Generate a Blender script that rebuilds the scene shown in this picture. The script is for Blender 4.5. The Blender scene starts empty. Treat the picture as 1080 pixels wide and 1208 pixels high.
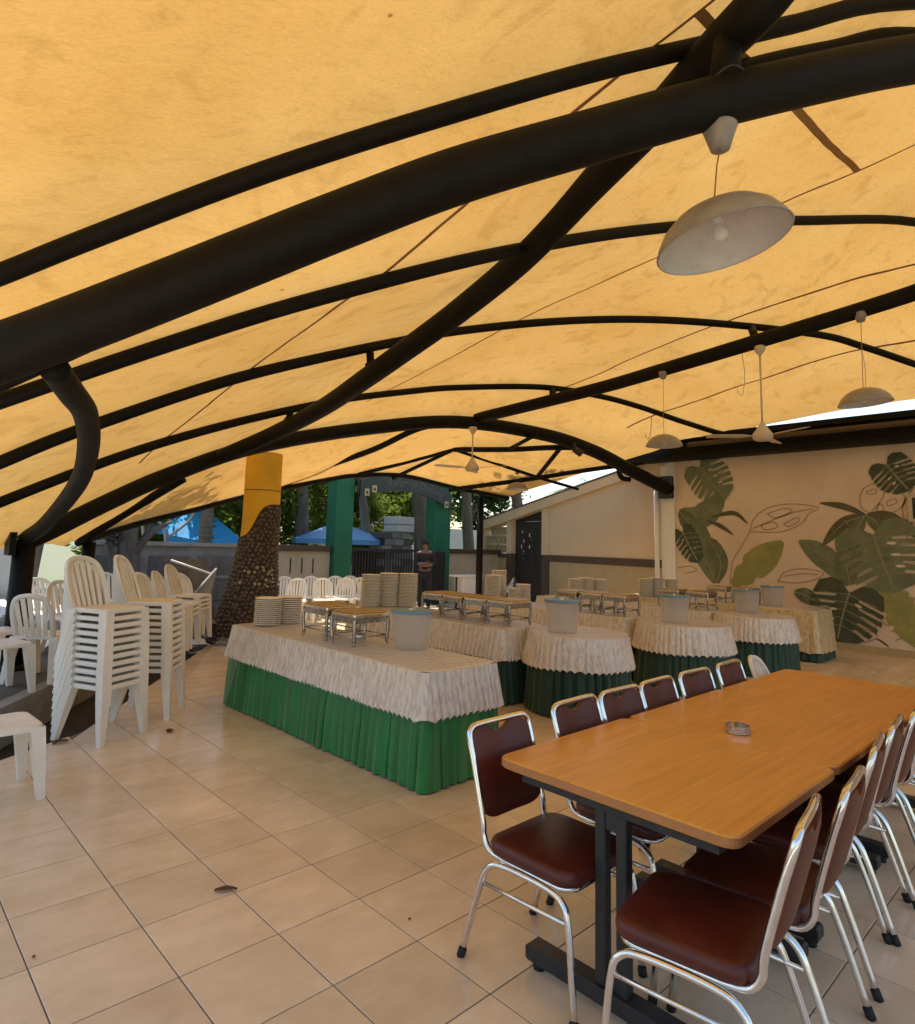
import bpy, bmesh, math, random
from mathutils import Vector, Matrix, noise
from mathutils.geometry import tessellate_polygon
R = math.radians
scn = bpy.context.scene
col = scn.collection
# ------------------------------------------------------------------ camera, sky, sun, exposure
cam = bpy.data.cameras.new('camera')
cam.sensor_fit = 'VERTICAL'; cam.sensor_height = 36; cam.lens = 746.29 / 1208 * 36
cam.shift_x = (540 - 522.06) / 1208; cam.shift_y = -(604 - 551.97) / 1208
cam.clip_start = .05; cam.clip_end = 2000
co = bpy.data.objects.new('camera', cam); col.objects.link(co)
def rot_rows(p, r, y):
    cy, sy = math.cos(y), math.sin(y)
    f = Vector((-sy * math.cos(p), cy * math.cos(p), math.sin(p)))
    r0 = Vector((cy, sy, 0)); u0 = r0.cross(f)
    return r0 * math.cos(r) + u0 * math.sin(r), -r0 * math.sin(r) + u0 * math.cos(r), f
cr, cu, cf = rot_rows(.122, .028, -.749)
m = Matrix((cr, cu, -cf)).transposed().to_4x4()
m.translation = Vector((-.65, -3.26, 1.586)); co.matrix_world = m
scn.camera = co
SUN = Vector((.16, .40, .90)).normalized()          # direction towards the sun
w = bpy.data.worlds.new('World'); scn.world = w; w.use_nodes = True
nt = w.node_tree; bg = nt.nodes['Background']; sky = nt.nodes.new('ShaderNodeTexSky')
sky.sky_type = 'NISHITA'; sky.sun_disc = False
sky.sun_elevation = math.asin(SUN.z); sky.sun_rotation = math.atan2(SUN.x, SUN.y)
sky.air_density = 1.2; sky.dust_density = 2.0
nt.links.new(sky.outputs[0], bg.inputs[0]); bg.inputs[1].default_value = .15
sl = bpy.data.lights.new('sun', 'SUN'); sl.energy = 4.6; sl.angle = R(.6); sl.color = (1, .95, .86)
so = bpy.data.objects.new('sun', sl); col.objects.link(so)
so.rotation_euler = (-SUN).to_track_quat('-Z', 'Y').to_euler()
scn.view_settings.view_transform = 'Standard'; scn.view_settings.look = 'None'
scn.view_settings.exposure = 1.0; scn.view_settings.gamma = 1
scn.render.engine = 'CYCLES'
scn.cycles.use_denoising = True
scn.cycles.max_bounces = 8; scn.cycles.diffuse_bounces = 5; scn.cycles.transparent_max_bounces = 16
scn.cycles.sample_clamp_indirect = 6
rnd = random.Random(7)

# ------------------------------------------------------------------ materials
def mat(name, c, rough=.6, metal=0, var=0, vscale=4, bump=0, bscale=40, c2=None, coat=0, spec=.5, stretch=None, alpha=1, sheen=0, trans=0, detail=4):
    m = bpy.data.materials.new(name); m.use_nodes = True
    t = m.node_tree; n = t.nodes; l = t.links; b = n['Principled BSDF']
    b.inputs['Roughness'].default_value = rough; b.inputs['Metallic'].default_value = metal
    b.inputs['Specular IOR Level'].default_value = spec
    b.inputs['Coat Weight'].default_value = coat; b.inputs['Coat Roughness'].default_value = .1
    b.inputs['Alpha'].default_value = alpha; b.inputs['Sheen Weight'].default_value = sheen
    b.inputs['Transmission Weight'].default_value = trans
    b.inputs['Base Color'].default_value = (*c, 1)
    tc = n.new('ShaderNodeTexCoord'); src = tc.outputs['Object']
    if stretch:
        mp = n.new('ShaderNodeMapping'); mp.inputs['Scale'].default_value = stretch
        l.new(src, mp.inputs[0]); src = mp.outputs[0]
    if var or c2:
        nz = n.new('ShaderNodeTexNoise'); nz.inputs['Scale'].default_value = vscale; nz.inputs['Detail'].default_value = detail
        nz.inputs['Roughness'].default_value = .65
        l.new(src, nz.inputs['Vector'])
        rp = n.new('ShaderNodeValToRGB'); e = rp.color_ramp.elements
        e[0].position = .3; e[1].position = .72
        if c2: e[0].color = (*c, 1); e[1].color = (*c2, 1)
        else:
            e[0].color = (*[x * (1 - var) for x in c], 1); e[1].color = (*[min(1, x * (1 + var)) for x in c], 1)
        l.new(nz.outputs['Fac'], rp.inputs[0]); l.new(rp.outputs[0], b.inputs['Base Color'])
        rr = n.new('ShaderNodeMapRange'); rr.inputs[3].default_value = max(0, rough - .08); rr.inputs[4].default_value = min(1, rough + .1)
        l.new(nz.outputs['Fac'], rr.inputs[0]); l.new(rr.outputs[0], b.inputs['Roughness'])
    if bump:
        nb = n.new('ShaderNodeTexNoise'); nb.inputs['Scale'].default_value = bscale; nb.inputs['Detail'].default_value = 5
        l.new(src, nb.inputs['Vector'])
        bp = n.new('ShaderNodeBump'); bp.inputs['Strength'].default_value = bump; bp.inputs['Distance'].default_value = .01
        l.new(nb.outputs['Fac'], bp.inputs['Height']); l.new(bp.outputs[0], b.inputs['Normal'])
    return m

def mat_fabric():
    m = bpy.data.materials.new('canopy_fabric'); m.use_nodes = True
    t = m.node_tree; n = t.nodes; l = t.links; n.remove(n['Principled BSDF'])
    out = n['Material Output']
    tc = n.new('ShaderNodeTexCoord')
    n1 = n.new('ShaderNodeTexNoise'); n1.inputs['Scale'].default_value = .8; n1.inputs['Detail'].default_value = 6; n1.inputs['Roughness'].default_value = .6
    n2 = n.new('ShaderNodeTexNoise'); n2.inputs['Scale'].default_value = 9; n2.inputs['Detail'].default_value = 8; n2.inputs['Roughness'].default_value = .72
    mp = n.new('ShaderNodeMapping'); mp.inputs['Scale'].default_value = (1, 2.6, 1); mp.inputs['Rotation'].default_value = (0, 0, .35)
    l.new(tc.outputs['Object'], n1.inputs[0]); l.new(tc.outputs['Object'], mp.inputs[0]); l.new(mp.outputs[0], n2.inputs[0])
    r1 = n.new('ShaderNodeValToRGB'); e = r1.color_ramp.elements
    e[0].position = .30; e[0].color = (.67, .385, .105, 1); e[1].position = .7; e[1].color = (.78, .49, .165, 1)
    r2 = n.new('ShaderNodeValToRGB'); e = r2.color_ramp.elements
    e[0].position = .22; e[0].color = (.74, .70, .62, 1); e[1].position = .50; e[1].color = (1, 1, 1, 1)
    l.new(n1.outputs['Fac'], r1.inputs[0]); l.new(n2.outputs['Fac'], r2.inputs[0])
    mx = n.new('ShaderNodeMix'); mx.data_type = 'RGBA'; mx.blend_type = 'MULTIPLY'; mx.inputs[0].default_value = .6
    l.new(r1.outputs[0], mx.inputs[6]); l.new(r2.outputs[0], mx.inputs[7])
    n3 = n.new('ShaderNodeTexNoise'); n3.inputs['Scale'].default_value = 38; n3.inputs['Detail'].default_value = 4; n3.inputs['Roughness'].default_value = .8; l.new(mp.outputs[0], n3.inputs[0])
    r4 = n.new('ShaderNodeValToRGB'); e = r4.color_ramp.elements; e[0].position = .28; e[0].color = (.80, .77, .70, 1); e[1].position = .62; e[1].color = (1.08, 1.07, 1.05, 1); l.new(n3.outputs['Fac'], r4.inputs[0])
    n5 = n.new('ShaderNodeTexNoise'); n5.inputs['Scale'].default_value = 2.6; n5.inputs['Detail'].default_value = 9; n5.inputs['Distortion'].default_value = 1.4; l.new(tc.outputs['Object'], n5.inputs[0])
    r5 = n.new('ShaderNodeValToRGB'); e = r5.color_ramp.elements; e[0].position = .34; e[0].color = (.84, .82, .78, 1); e[1].position = .46; e[1].color = (1, 1, 1, 1); l.new(n5.outputs['Fac'], r5.inputs[0])
    m4 = n.new('ShaderNodeMix'); m4.data_type = 'RGBA'; m4.blend_type = 'MULTIPLY'; m4.inputs[0].default_value = .6; l.new(mx.outputs[2], m4.inputs[6]); l.new(r4.outputs[0], m4.inputs[7])
    m5 = n.new('ShaderNodeMix'); m5.data_type = 'RGBA'; m5.blend_type = 'MULTIPLY'; m5.inputs[0].default_value = .8; l.new(m4.outputs[2], m5.inputs[6]); l.new(r5.outputs[0], m5.inputs[7]); mx = m5
    vo = n.new('ShaderNodeTexVoronoi'); vo.inputs['Scale'].default_value = 2.3; l.new(tc.outputs['Object'], vo.inputs[0])
    r3 = n.new('ShaderNodeValToRGB'); e = r3.color_ramp.elements
    e[0].position = .022; e[0].color = (.35, .3, .25, 1); e[1].position = .034; e[1].color = (1, 1, 1, 1)
    l.new(vo.outputs['Distance'], r3.inputs[0])
    mx2 = n.new('ShaderNodeMix'); mx2.data_type = 'RGBA'; mx2.blend_type = 'MULTIPLY'; mx2.inputs[0].default_value = .8
    l.new(mx.outputs[2], mx2.inputs[6]); l.new(r3.outputs[0], mx2.inputs[7])
    d = n.new('ShaderNodeBsdfDiffuse'); tr = n.new('ShaderNodeBsdfTranslucent')
    l.new(mx2.outputs[2], d.inputs[0]); l.new(mx2.outputs[2], tr.inputs[0])
    ms = n.new('ShaderNodeMixShader'); ms.inputs[0].default_value = .215
    l.new(d.outputs[0], ms.inputs[1]); l.new(tr.outputs[0], ms.inputs[2]); l.new(ms.outputs[0], out.inputs[0])
    bp = n.new('ShaderNodeBump'); bp.inputs['Strength'].default_value = .25; bp.inputs['Distance'].default_value = .02
    l.new(n2.outputs['Fac'], bp.inputs['Height']); l.new(bp.outputs[0], d.inputs['Normal'])
    return m

def mat_tile():
    m = bpy.data.materials.new('floor_tile'); m.use_nodes = True
    t = m.node_tree; n = t.nodes; l = t.links; b = n['Principled BSDF']
    g = n.new('ShaderNodeNewGeometry')
    dv = n.new('ShaderNodeVectorMath'); dv.operation = 'SCALE'; dv.inputs['Scale'].default_value = 2.5
    l.new(g.outputs['Position'], dv.inputs[0])
    fl = n.new('ShaderNodeVectorMath'); fl.operation = 'FLOOR'; l.new(dv.outputs[0], fl.inputs[0])
    sp = n.new('ShaderNodeSeparateXYZ'); l.new(fl.outputs[0], sp.inputs[0])
    cb = n.new('ShaderNodeCombineXYZ'); l.new(sp.outputs[0], cb.inputs[0]); l.new(sp.outputs[1], cb.inputs[1])
    wn = n.new('ShaderNodeTexWhiteNoise'); l.new(cb.outputs[0], wn.inputs['Vector'])
    off = n.new('ShaderNodeVectorMath'); off.operation = 'ADD'
    ms = n.new('ShaderNodeVectorMath'); ms.operation = 'SCALE'; ms.inputs['Scale'].default_value = 30
    l.new(wn.outputs['Color'], ms.inputs[0]); l.new(ms.outputs[0], off.inputs[0]); l.new(g.outputs['Position'], off.inputs[1])
    mp = n.new('ShaderNodeMapping'); mp.inputs['Scale'].default_value = (1, 2.0, 1); l.new(off.outputs[0], mp.inputs[0])
    nz = n.new('ShaderNodeTexNoise'); nz.inputs['Scale'].default_value = 3.2; nz.inputs['Detail'].default_value = 6; nz.inputs['Roughness'].default_value = .62
    l.new(mp.outputs[0], nz.inputs[0])
    rp = n.new('ShaderNodeValToRGB'); e = rp.color_ramp.elements
    e[0].position = .3; e[0].color = (.68, .535, .36, 1); e[1].position = .72; e[1].color = (.83, .68, .485, 1)
    l.new(nz.outputs['Fac'], rp.inputs[0])
    br = n.new('ShaderNodeMapRange'); br.inputs[3].default_value = .89; br.inputs[4].default_value = 1.05; l.new(wn.outputs['Value'], br.inputs[0])
    hs = n.new('ShaderNodeVectorMath'); hs.operation = 'SCALE'; l.new(rp.outputs[0], hs.inputs[0]); l.new(br.outputs[0], hs.inputs['Scale'])
    # dirt film, walked in
    nd = n.new('ShaderNodeTexNoise'); nd.inputs['Scale'].default_value = 1.1; nd.inputs['Detail'].default_value = 9; nd.inputs['Roughness'].default_value = .7
    l.new(g.outputs['Position'], nd.inputs[0])
    rd = n.new('ShaderNodeValToRGB'); e = rd.color_ramp.elements
    e[0].position = .38; e[0].color = (.80, .77, .72, 1); e[1].position = .55; e[1].color = (1, 1, 1, 1); l.new(nd.outputs['Fac'], rd.inputs[0])
    mx = n.new('ShaderNodeMix'); mx.data_type = 'RGBA'; mx.blend_type = 'MULTIPLY'; mx.inputs[0].default_value = .6
    l.new(hs.outputs[0], mx.inputs[6]); l.new(rd.outputs[0], mx.inputs[7]); l.new(mx.outputs[2], b.inputs['Base Color'])
    rr = n.new('ShaderNodeMapRange'); rr.inputs[3].default_value = .30; rr.inputs[4].default_value = .12; l.new(nd.outputs['Fac'], rr.inputs[0]); l.new(rr.outputs[0], b.inputs['Roughness'])
    b.inputs['Specular IOR Level'].default_value = .5
    return m

def mat_wood():
    m = mat('table_laminate', (.50, .205, .045), .30, spec=.45)
    t = m.node_tree; n = t.nodes; l = t.links; b = n['Principled BSDF']
    g = n.new('ShaderNodeTexCoord'); mp = n.new('ShaderNodeMapping'); mp.inputs['Scale'].default_value = (.9, 14, 1)
    l.new(g.outputs['Object'], mp.inputs[0])
    nz = n.new('ShaderNodeTexNoise'); nz.inputs['Scale'].default_value = 2.4; nz.inputs['Detail'].default_value = 7; nz.inputs['Distortion'].default_value = .9
    l.new(mp.outputs[0], nz.inputs[0])
    rp = n.new('ShaderNodeValToRGB'); e = rp.color_ramp.elements
    e[0].position = .3; e[0].color = (.58, .25, .038, 1); e[1].position = .7; e[1].color = (.74, .35, .062, 1)
    l.new(nz.outputs['Fac'], rp.inputs[0]); l.new(rp.outputs[0], b.inputs['Base Color'])
    return m

def mat_lace(name, holes=.35, c=(.74, .66, .55), zs=1, dk=.9):
    """cream lace seen under clear plastic film"""
    m = mat(name, c, .45, sheen=.2, coat=1)
    t = m.node_tree; n = t.nodes; l = t.links; b = n['Principled BSDF']; out = n['Material Output']
    tc = n.new('ShaderNodeTexCoord'); mpz = n.new('ShaderNodeMapping'); mpz.inputs['Scale'].default_value = (1, 1, zs); l.new(tc.outputs['Object'], mpz.inputs[0])
    vo = n.new('ShaderNodeTexVoronoi'); vo.inputs['Scale'].default_value = 70; vo.feature = 'SMOOTH_F1'; l.new(mpz.outputs[0], vo.inputs[0])
    v2 = n.new('ShaderNodeTexVoronoi'); v2.inputs['Scale'].default_value = 30; v2.feature = 'DISTANCE_TO_EDGE'; l.new(tc.outputs['Object'], v2.inputs[0])
    nz = n.new('ShaderNodeTexNoise'); nz.inputs['Scale'].default_value = 30; nz.inputs['Detail'].default_value = 7; l.new(mpz.outputs[0], nz.inputs[0])
    ad = n.new('ShaderNodeMath'); ad.operation = 'MULTIPLY'; l.new(vo.outputs['Distance'], ad.inputs[0]); l.new(nz.outputs['Fac'], ad.inputs[1])
    rp = n.new('ShaderNodeValToRGB'); e = rp.color_ramp.elements
    e[0].position = .1; e[0].color = (*[min(1, x * 1.12) for x in c], 1); e[1].position = .34; e[1].color = (*[x * dk for x in c], 1)  # with small zs the dark streaks put gather shading into the colour
    l.new(ad.outputs[0], rp.inputs[0]); l.new(rp.outputs[0], b.inputs['Base Color'])
    rh = n.new('ShaderNodeValToRGB'); e = rh.color_ramp.elements
    e[0].position = .26; e[0].color = (1, 1, 1, 1); e[1].position = .34; e[1].color = (1 - holes,) * 3 + (1,)
    l.new(ad.outputs[0], rh.inputs[0]); l.new(rh.outputs[0], b.inputs['Alpha'])
    bp = n.new('ShaderNodeBump'); bp.inputs['Strength'].default_value = .5; bp.inputs['Distance'].default_value = .006
    l.new(v2.outputs['Distance'], bp.inputs['Height']); l.new(bp.outputs[0], b.inputs['Normal'])
    n2 = n.new('ShaderNodeTexNoise'); n2.inputs['Scale'].default_value = 22; n2.inputs['Detail'].default_value = 3; l.new(tc.outputs['Object'], n2.inputs[0])
    b2 = n.new('ShaderNodeBump'); b2.inputs['Strength'].default_value = .8; b2.inputs['Distance'].default_value = .03
    l.new(n2.outputs['Fac'], b2.inputs['Height']); l.new(b2.outputs[0], b.inputs['Coat Normal'])
    return m

def mat_leaf(name, c, c2):
    m = bpy.data.materials.new(name); m.use_nodes = True
    t = m.node_tree; n = t.nodes; l = t.links; n.remove(n['Principled BSDF'])
    tc = n.new('ShaderNodeTexCoord'); nz = n.new('ShaderNodeTexNoise'); nz.inputs['Scale'].default_value = 1.6; nz.inputs['Detail'].default_value = 5
    l.new(tc.outputs['Object'], nz.inputs[0])
    rp = n.new('ShaderNodeValToRGB'); e = rp.color_ramp.elements; e[0].position = .35; e[1].position = .65
    e[0].color = (*c, 1); e[1].color = (*c2, 1); l.new(nz.outputs['Fac'], rp.inputs[0])
    d = n.new('ShaderNodeBsdfDiffuse'); tr = n.new('ShaderNodeBsdfTranslucent'); ms = n.new('ShaderNodeMixShader'); ms.inputs[0].default_value = .52
    l.new(rp.outputs[0], d.inputs[0]); l.new(rp.outputs[0], tr.inputs[0]); l.new(d.outputs[0], ms.inputs[1]); l.new(tr.outputs[0], ms.inputs[2])
    l.new(ms.outputs[0], n['Material Output'].inputs[0])
    return m

def mat_tub(name, c):
    """frosted translucent polythene"""
    m = bpy.data.materials.new(name); m.use_nodes = True
    t = m.node_tree; n = t.nodes; l = t.links; b = n['Principled BSDF']
    b.inputs['Base Color'].default_value = (*c, 1); b.inputs['Roughness'].default_value = .28
    tr = n.new('ShaderNodeBsdfTranslucent'); tr.inputs[0].default_value = (*c, 1)
    tp = n.new('ShaderNodeBsdfTransparent')
    m1 = n.new('ShaderNodeMixShader'); m1.inputs[0].default_value = .55; m2 = n.new('ShaderNodeMixShader'); m2.inputs[0].default_value = .68
    l.new(b.outputs[0], m1.inputs[1]); l.new(tr.outputs[0], m1.inputs[2]); l.new(m1.outputs[0], m2.inputs[1]); l.new(tp.outputs[0], m2.inputs[2])
    l.new(m2.outputs[0], n['Material Output'].inputs[0])
    return m

M = dict(
    fabric=mat_fabric(), tile=mat_tile(), wood=mat_wood(),
    seam=mat('seam_tape', (.34, .17, .045), .8),
    grout=mat('grout', (.19, .135, .09), .9, var=.3, vscale=3),
    tube=mat('painted_steel_tube', (.0065, .0055, .0042), .6, var=.45, vscale=7, bump=.12, bscale=60, spec=.16),
    steel=mat('black_steel', (.022, .023, .024), .45, var=.25, vscale=12, bump=.08, bscale=120, spec=.45),
    chrome=mat('chrome', (.78, .77, .74), .13, 1, var=.1, vscale=30),
    stainless=mat('stainless', (.62, .58, .52), .24, 1, var=.2, vscale=18),
    vinyl=mat('brown_vinyl', (.085, .013, .006), .40, var=.25, vscale=9, bump=.12, bscale=260, spec=.45),
    rubber=mat('rubber', (.012, .011, .010), .7),
    plastic=mat('white_plastic', (.74, .68, .56), .36, c2=(.86, .83, .76), vscale=5, spec=.4, detail=8),
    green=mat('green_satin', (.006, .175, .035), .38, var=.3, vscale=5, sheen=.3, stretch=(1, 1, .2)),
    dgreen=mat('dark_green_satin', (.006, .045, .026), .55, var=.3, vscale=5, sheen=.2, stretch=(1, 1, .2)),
    lace=mat_lace('lace', .06, (.66, .58, .475), .22, .84), clothtop=mat_lace('lace_top', 0, (.62, .51, .36)),
    film=mat('clear_film', (.9, .9, .88), .12, alpha=.10, spec=.6, bump=.6, bscale=9),
    plate=mat('melamine', (.80, .75, .65), .4, var=.1, vscale=40),
    tub=mat_tub('frosted_tub', (.86, .83, .80)), lid=mat('blue_lid', (.13, .26, .36), .45, var=.12, vscale=20),
    lampshade=mat('lamp_enamel', (.26, .235, .205), .32, var=.12, vscale=14, spec=.5),
    lampin=mat('lamp_inner_enamel', (.52, .50, .48), .28, var=.08, vscale=9, spec=.5),
    bulb=mat('bulb_glass', (.8, .8, .78), .08, alpha=.55, spec=.6),
    whitepaint=mat('white_paint', (.74, .70, .62), .4, var=.06, vscale=20),
    cream=mat('cream_wall', (.62, .45, .26), .8, var=.07, vscale=1.6, bump=.1, bscale=30),
    mural=mat('mural_wall', (.56, .42, .29), .8, c2=(.68, .55, .40), vscale=.9, bump=.12, bscale=25, detail=7),
    dado=mat('dado_paint', (.40, .30, .15), .75, var=.1, vscale=2),
    brown=mat('brown_trim', (.075, .048, .025), .7, var=.2, vscale=6),
    dark=mat('dark_wood', (.018, .012, .010), .6, var=.3, vscale=6),
    leaf_a=mat('paint_green', (.10, .12, .06), .8, c2=(.19, .21, .115), vscale=3),
    leaf_b=mat('paint_olive', (.075, .09, .042), .8, c2=(.15, .165, .08), vscale=4),
    leaf_d=mat('paint_dark_green', (.035, .045, .022), .8, c2=(.08, .09, .045), vscale=5),
    leaf_g=mat('paint_light_green', (.19, .19, .05), .8, c2=(.33, .30, .09), vscale=3),
    leaf_s=mat('paint_brown_green', (.075, .06, .03), .8, c2=(.11, .10, .045), vscale=6),
    rib=mat('paint_rib', (.22, .21, .115), .8), sketch=mat('paint_sketch', (.36, .25, .15), .85),
    yellow=mat('yellow_paint', (.76, .44, .022), .65, var=.12, vscale=2.2, bump=.1, bscale=18),
    mortar=mat('stone_mortar', (.045, .034, .024), .9, var=.3, vscale=8, bump=.3, bscale=50),
    stone=mat('river_stone', (.065, .054, .042), .65, c2=(.18, .15, .12), vscale=7),
    palestone=mat('pale_stone', (.36, .31, .24), .7, var=.2, vscale=9),
    concrete=mat('concrete', (.20, .195, .185), .9, var=.3, vscale=2.2, bump=.2, bscale=20),
    kerb=mat('kerb_stone', (.27, .255, .225), .9, var=.25, vscale=4, bump=.2, bscale=40),
    paver=mat('dark_paver', (.085, .075, .065), .85, var=.4, vscale=3, bump=.2, bscale=30),
    soil=mat('soil', (.028, .022, .017), .95, var=.5, vscale=6, bump=.5, bscale=25),
    ground=mat('ground', (.13, .12, .08), .95, c2=(.10, .13, .05), vscale=.6),
    panel=mat('wall_panel', (.12, .11, .10), .9, var=.35, vscale=5, stretch=(1, 1, .3)),
    beige=mat('beige_wall', (.44, .36, .24), .85, var=.12, vscale=2),
    pillar=mat('green_pillar', (.008, .12, .055), .65, var=.18, vscale=1.5, bump=.06, bscale=20),
    sign=mat('sign_board', (.030, .040, .034), .5, var=.3, vscale=3), signtext=mat('sign_letters', (.11, .125, .10), .6),
    yellowtag=mat('yellow_tag', (.42, .36, .16), .6), iron=mat('gate_iron', (.014, .013, .012), .55),
    bark=mat('bark', (.10, .08, .06), .9, c2=(.20, .165, .125), vscale=6, bump=.6, bscale=20, stretch=(1, 1, .25)),
    deadbark=mat('dead_bark', (.05, .042, .036), .9, c2=(.13, .115, .10), vscale=8, bump=.6, bscale=20, stretch=(1, 1, .3)),
    leafy=mat_leaf('foliage', (.09, .13, .02), (.20, .25, .05)), leafd=mat_leaf('foliage_dark', (.028, .06, .015), (.07, .12, .03)),
    frond=mat_leaf('frond', (.10, .16, .03), (.19, .25, .06)), drytwig=mat('dry_leaf', (.10, .048, .02), .9),
    blue=mat('blue_tarp', (.03, .30, .62), .5, var=.15, vscale=2), bluelight=mat('blue_parasol', (.10, .30, .58), .6, var=.12, vscale=3),
    greysheet=mat('grey_tarp', (.32, .35, .40), .5, var=.15, vscale=3), roof=mat('roof_tile', (.10, .085, .08), .8, var=.3, vscale=9),
    boards=mat('grey_board', (.19, .19, .185), .8, var=.2, vscale=3), skin=mat('skin', (.20, .11, .07), .55), shirt=mat('dark_shirt', (.018, .015, .018), .8),
    hair=mat('black_hair', (.008, .007, .006), .6), white=mat('white_cloth', (.72, .68, .62), .8, var=.08, vscale=5),
    frame=mat('frame_wood', (.45, .36, .24), .6), pict=mat('picture_print', (.03, .025, .02), .5, var=.4, vscale=12), red=mat('red_plastic', (.25, .02, .015), .5),
    fanmetal=mat('fan_enamel', (.55, .47, .36), .4, var=.08, vscale=12), house=mat('far_wall', (.62, .60, .56), .8, var=.1, vscale=1),
)

# ------------------------------------------------------------------ mesh builder
class MB:
    def __init__(s): s.v = []; s.f = []; s.sm = []
    def add(s, vs, fs, smooth=False):
        o = len(s.v); s.v += [tuple(v) for v in vs]; s.f += [[i + o for i in f] for f in fs]; s.sm += [smooth] * len(fs); return s
    def box(s, x0, x1, y0, y1, z0, z1, b=0):
        if b <= 0:
            return s.add([(x, y, z) for z in (z0, z1) for y in (y0, y1) for x in (x0, x1)],
                         [(0, 2, 3, 1), (4, 5, 7, 6), (0, 1, 5, 4), (2, 6, 7, 3), (0, 4, 6, 2), (1, 3, 7, 5)])
        return s.prism([(x0 + b, y0), (x1 - b, y0), (x1, y0 + b), (x1, y1 - b), (x1 - b, y1), (x0 + b, y1), (x0, y1 - b), (x0, y0 + b)], z0, z1, b * .7)
    def prism(s, pts, z0, z1, ch=0, smooth=False):
        """polygon extruded in z, with a chamfer at top and bottom"""
        n = len(pts); c = (sum(p[0] for p in pts) / n, sum(p[1] for p in pts) / n)
        def ring(z, k):
            o = []
            for x, y in pts:
                d = math.hypot(x - c[0], y - c[1]) or 1; q = max(0, 1 - k / d); o.append((c[0] + (x - c[0]) * q, c[1] + (y - c[1]) * q, z))
            return o
        rings = [ring(z0, 0), ring(z1, 0)] if not ch else [ring(z0, ch), ring(z0 + ch, 0), ring(z1 - ch, 0), ring(z1, ch)]
        vs = [v for r in rings for v in r]; fs = []
        for k in range(len(rings) - 1):
            for i in range(n): j = (i + 1) % n; fs.append((k * n + i, k * n + j, (k + 1) * n + j, (k + 1) * n + i))
        fs.append(tuple(range(n - 1, -1, -1))); fs.append(tuple((len(rings) - 1) * n + i for i in range(n)))
        return s.add(vs, fs, smooth)
    def tube(s, pts, r, n=10, closed=False, caps=True, smooth=True):
        pts = [Vector(p) for p in pts]; N = len(pts); rs = r if isinstance(r, (list, tuple)) else [r] * N
        vs = []; fs = []; prev = None
        for i, p in enumerate(pts):
            if closed: t = pts[(i + 1) % N] - pts[i - 1]
            else: t = (pts[min(i + 1, N - 1)] - pts[max(i - 1, 0)])
            t.normalize()
            if prev is None:
                a = Vector((0, 0, 1)) if abs(t.z) < .9 else Vector((1, 0, 0)); u = t.cross(a).normalized()
            else: u = (prev - t * prev.dot(t)).normalized()
            prev = u; v = t.cross(u)
            for k in range(n):
                a = 2 * math.pi * k / n; vs.append(p + (u * math.cos(a) + v * math.sin(a)) * rs[i])
        for i in range(N if closed else N - 1):
            j = (i + 1) % N
            for k in range(n): fs.append((i * n + k, i * n + (k + 1) % n, j * n + (k + 1) % n, j * n + k))
        if caps and not closed:
            fs.append(tuple(range(n - 1, -1, -1))); fs.append(tuple((N - 1) * n + k for k in range(n)))
        return s.add(vs, fs, smooth)
    def lathe(s, prof, n=24, c=(0, 0, 0), smooth=True, capb=True, capt=True):
        vs = []; fs = []
        for r, z in prof:
            for k in range(n): a = 2 * math.pi * k / n; vs.append((c[0] + r * math.cos(a), c[1] + r * math.sin(a), c[2] + z))
        for i in range(len(prof) - 1):
            for k in range(n): fs.append((i * n + k, i * n + (k + 1) % n, (i + 1) * n + (k + 1) % n, (i + 1) * n + k))
        if capb and prof[0][0] > 1e-4: fs.append(tuple(range(n - 1, -1, -1)))
        if capt and prof[-1][0] > 1e-4: fs.append(tuple((len(prof) - 1) * n + k for k in range(n)))
        return s.add(vs, fs, smooth)
    def grid(s, rows, closed=False, smooth=True):
        n = len(rows[0]); fs = []
        for i in range(len(rows) - 1):
            for k in range(n if closed else n - 1): fs.append((i * n + k, i * n + (k + 1) % n, (i + 1) * n + (k + 1) % n, (i + 1) * n + k))
        return s.add([v for r in rows for v in r], fs, smooth)
    def bar(s, a, b, w, h):
        """square bar from a to b, w across and h up"""
        a = Vector(a); b = Vector(b); t = (b - a).normalized(); up = Vector((0, 0, 1)) if abs(t.z) < .95 else Vector((0, 1, 0))
        u = t.cross(up).normalized(); v = u.cross(t).normalized(); vs = []
        for p in (a, b):
            for i, j in ((-1, -1), (1, -1), (1, 1), (-1, 1)): vs.append(p + u * (w / 2 * i) + v * (h / 2 * j))
        return s.add(vs, [(3, 2, 1, 0), (4, 5, 6, 7), (0, 1, 5, 4), (1, 2, 6, 5), (2, 3, 7, 6), (3, 0, 4, 7)])
    def mesh(s, name, m):
        me = bpy.data.meshes.new(name); me.from_pydata(s.v, [], s.f)
        me.polygons.foreach_set('use_smooth', s.sm); me.materials.append(M[m] if isinstance(m, str) else m); me.update(); return me
def spl(pts, per=8):
    """Catmull-Rom through points"""
    P = [Vector(p) for p in pts]; P = [P[0] * 2 - P[1]] + P + [P[-1] * 2 - P[-2]]; out = []
    for i in range(1, len(P) - 2):
        a, b, c, d = P[i - 1:i + 3]
        for k in range(per):
            t = k / per
            out.append(.5 * ((2 * b) + (c - a) * t + (2 * a - 5 * b + 4 * c - d) * t * t + (3 * b - a - 3 * c + d) * t ** 3))
    return out + [P[-2]]
def tag(o, label=None, cat=None, group=None, kind=None):
    if label: o['label'] = label
    if cat: o['category'] = cat
    if group: o['group'] = group
    if kind: o['kind'] = kind
    return o
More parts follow.
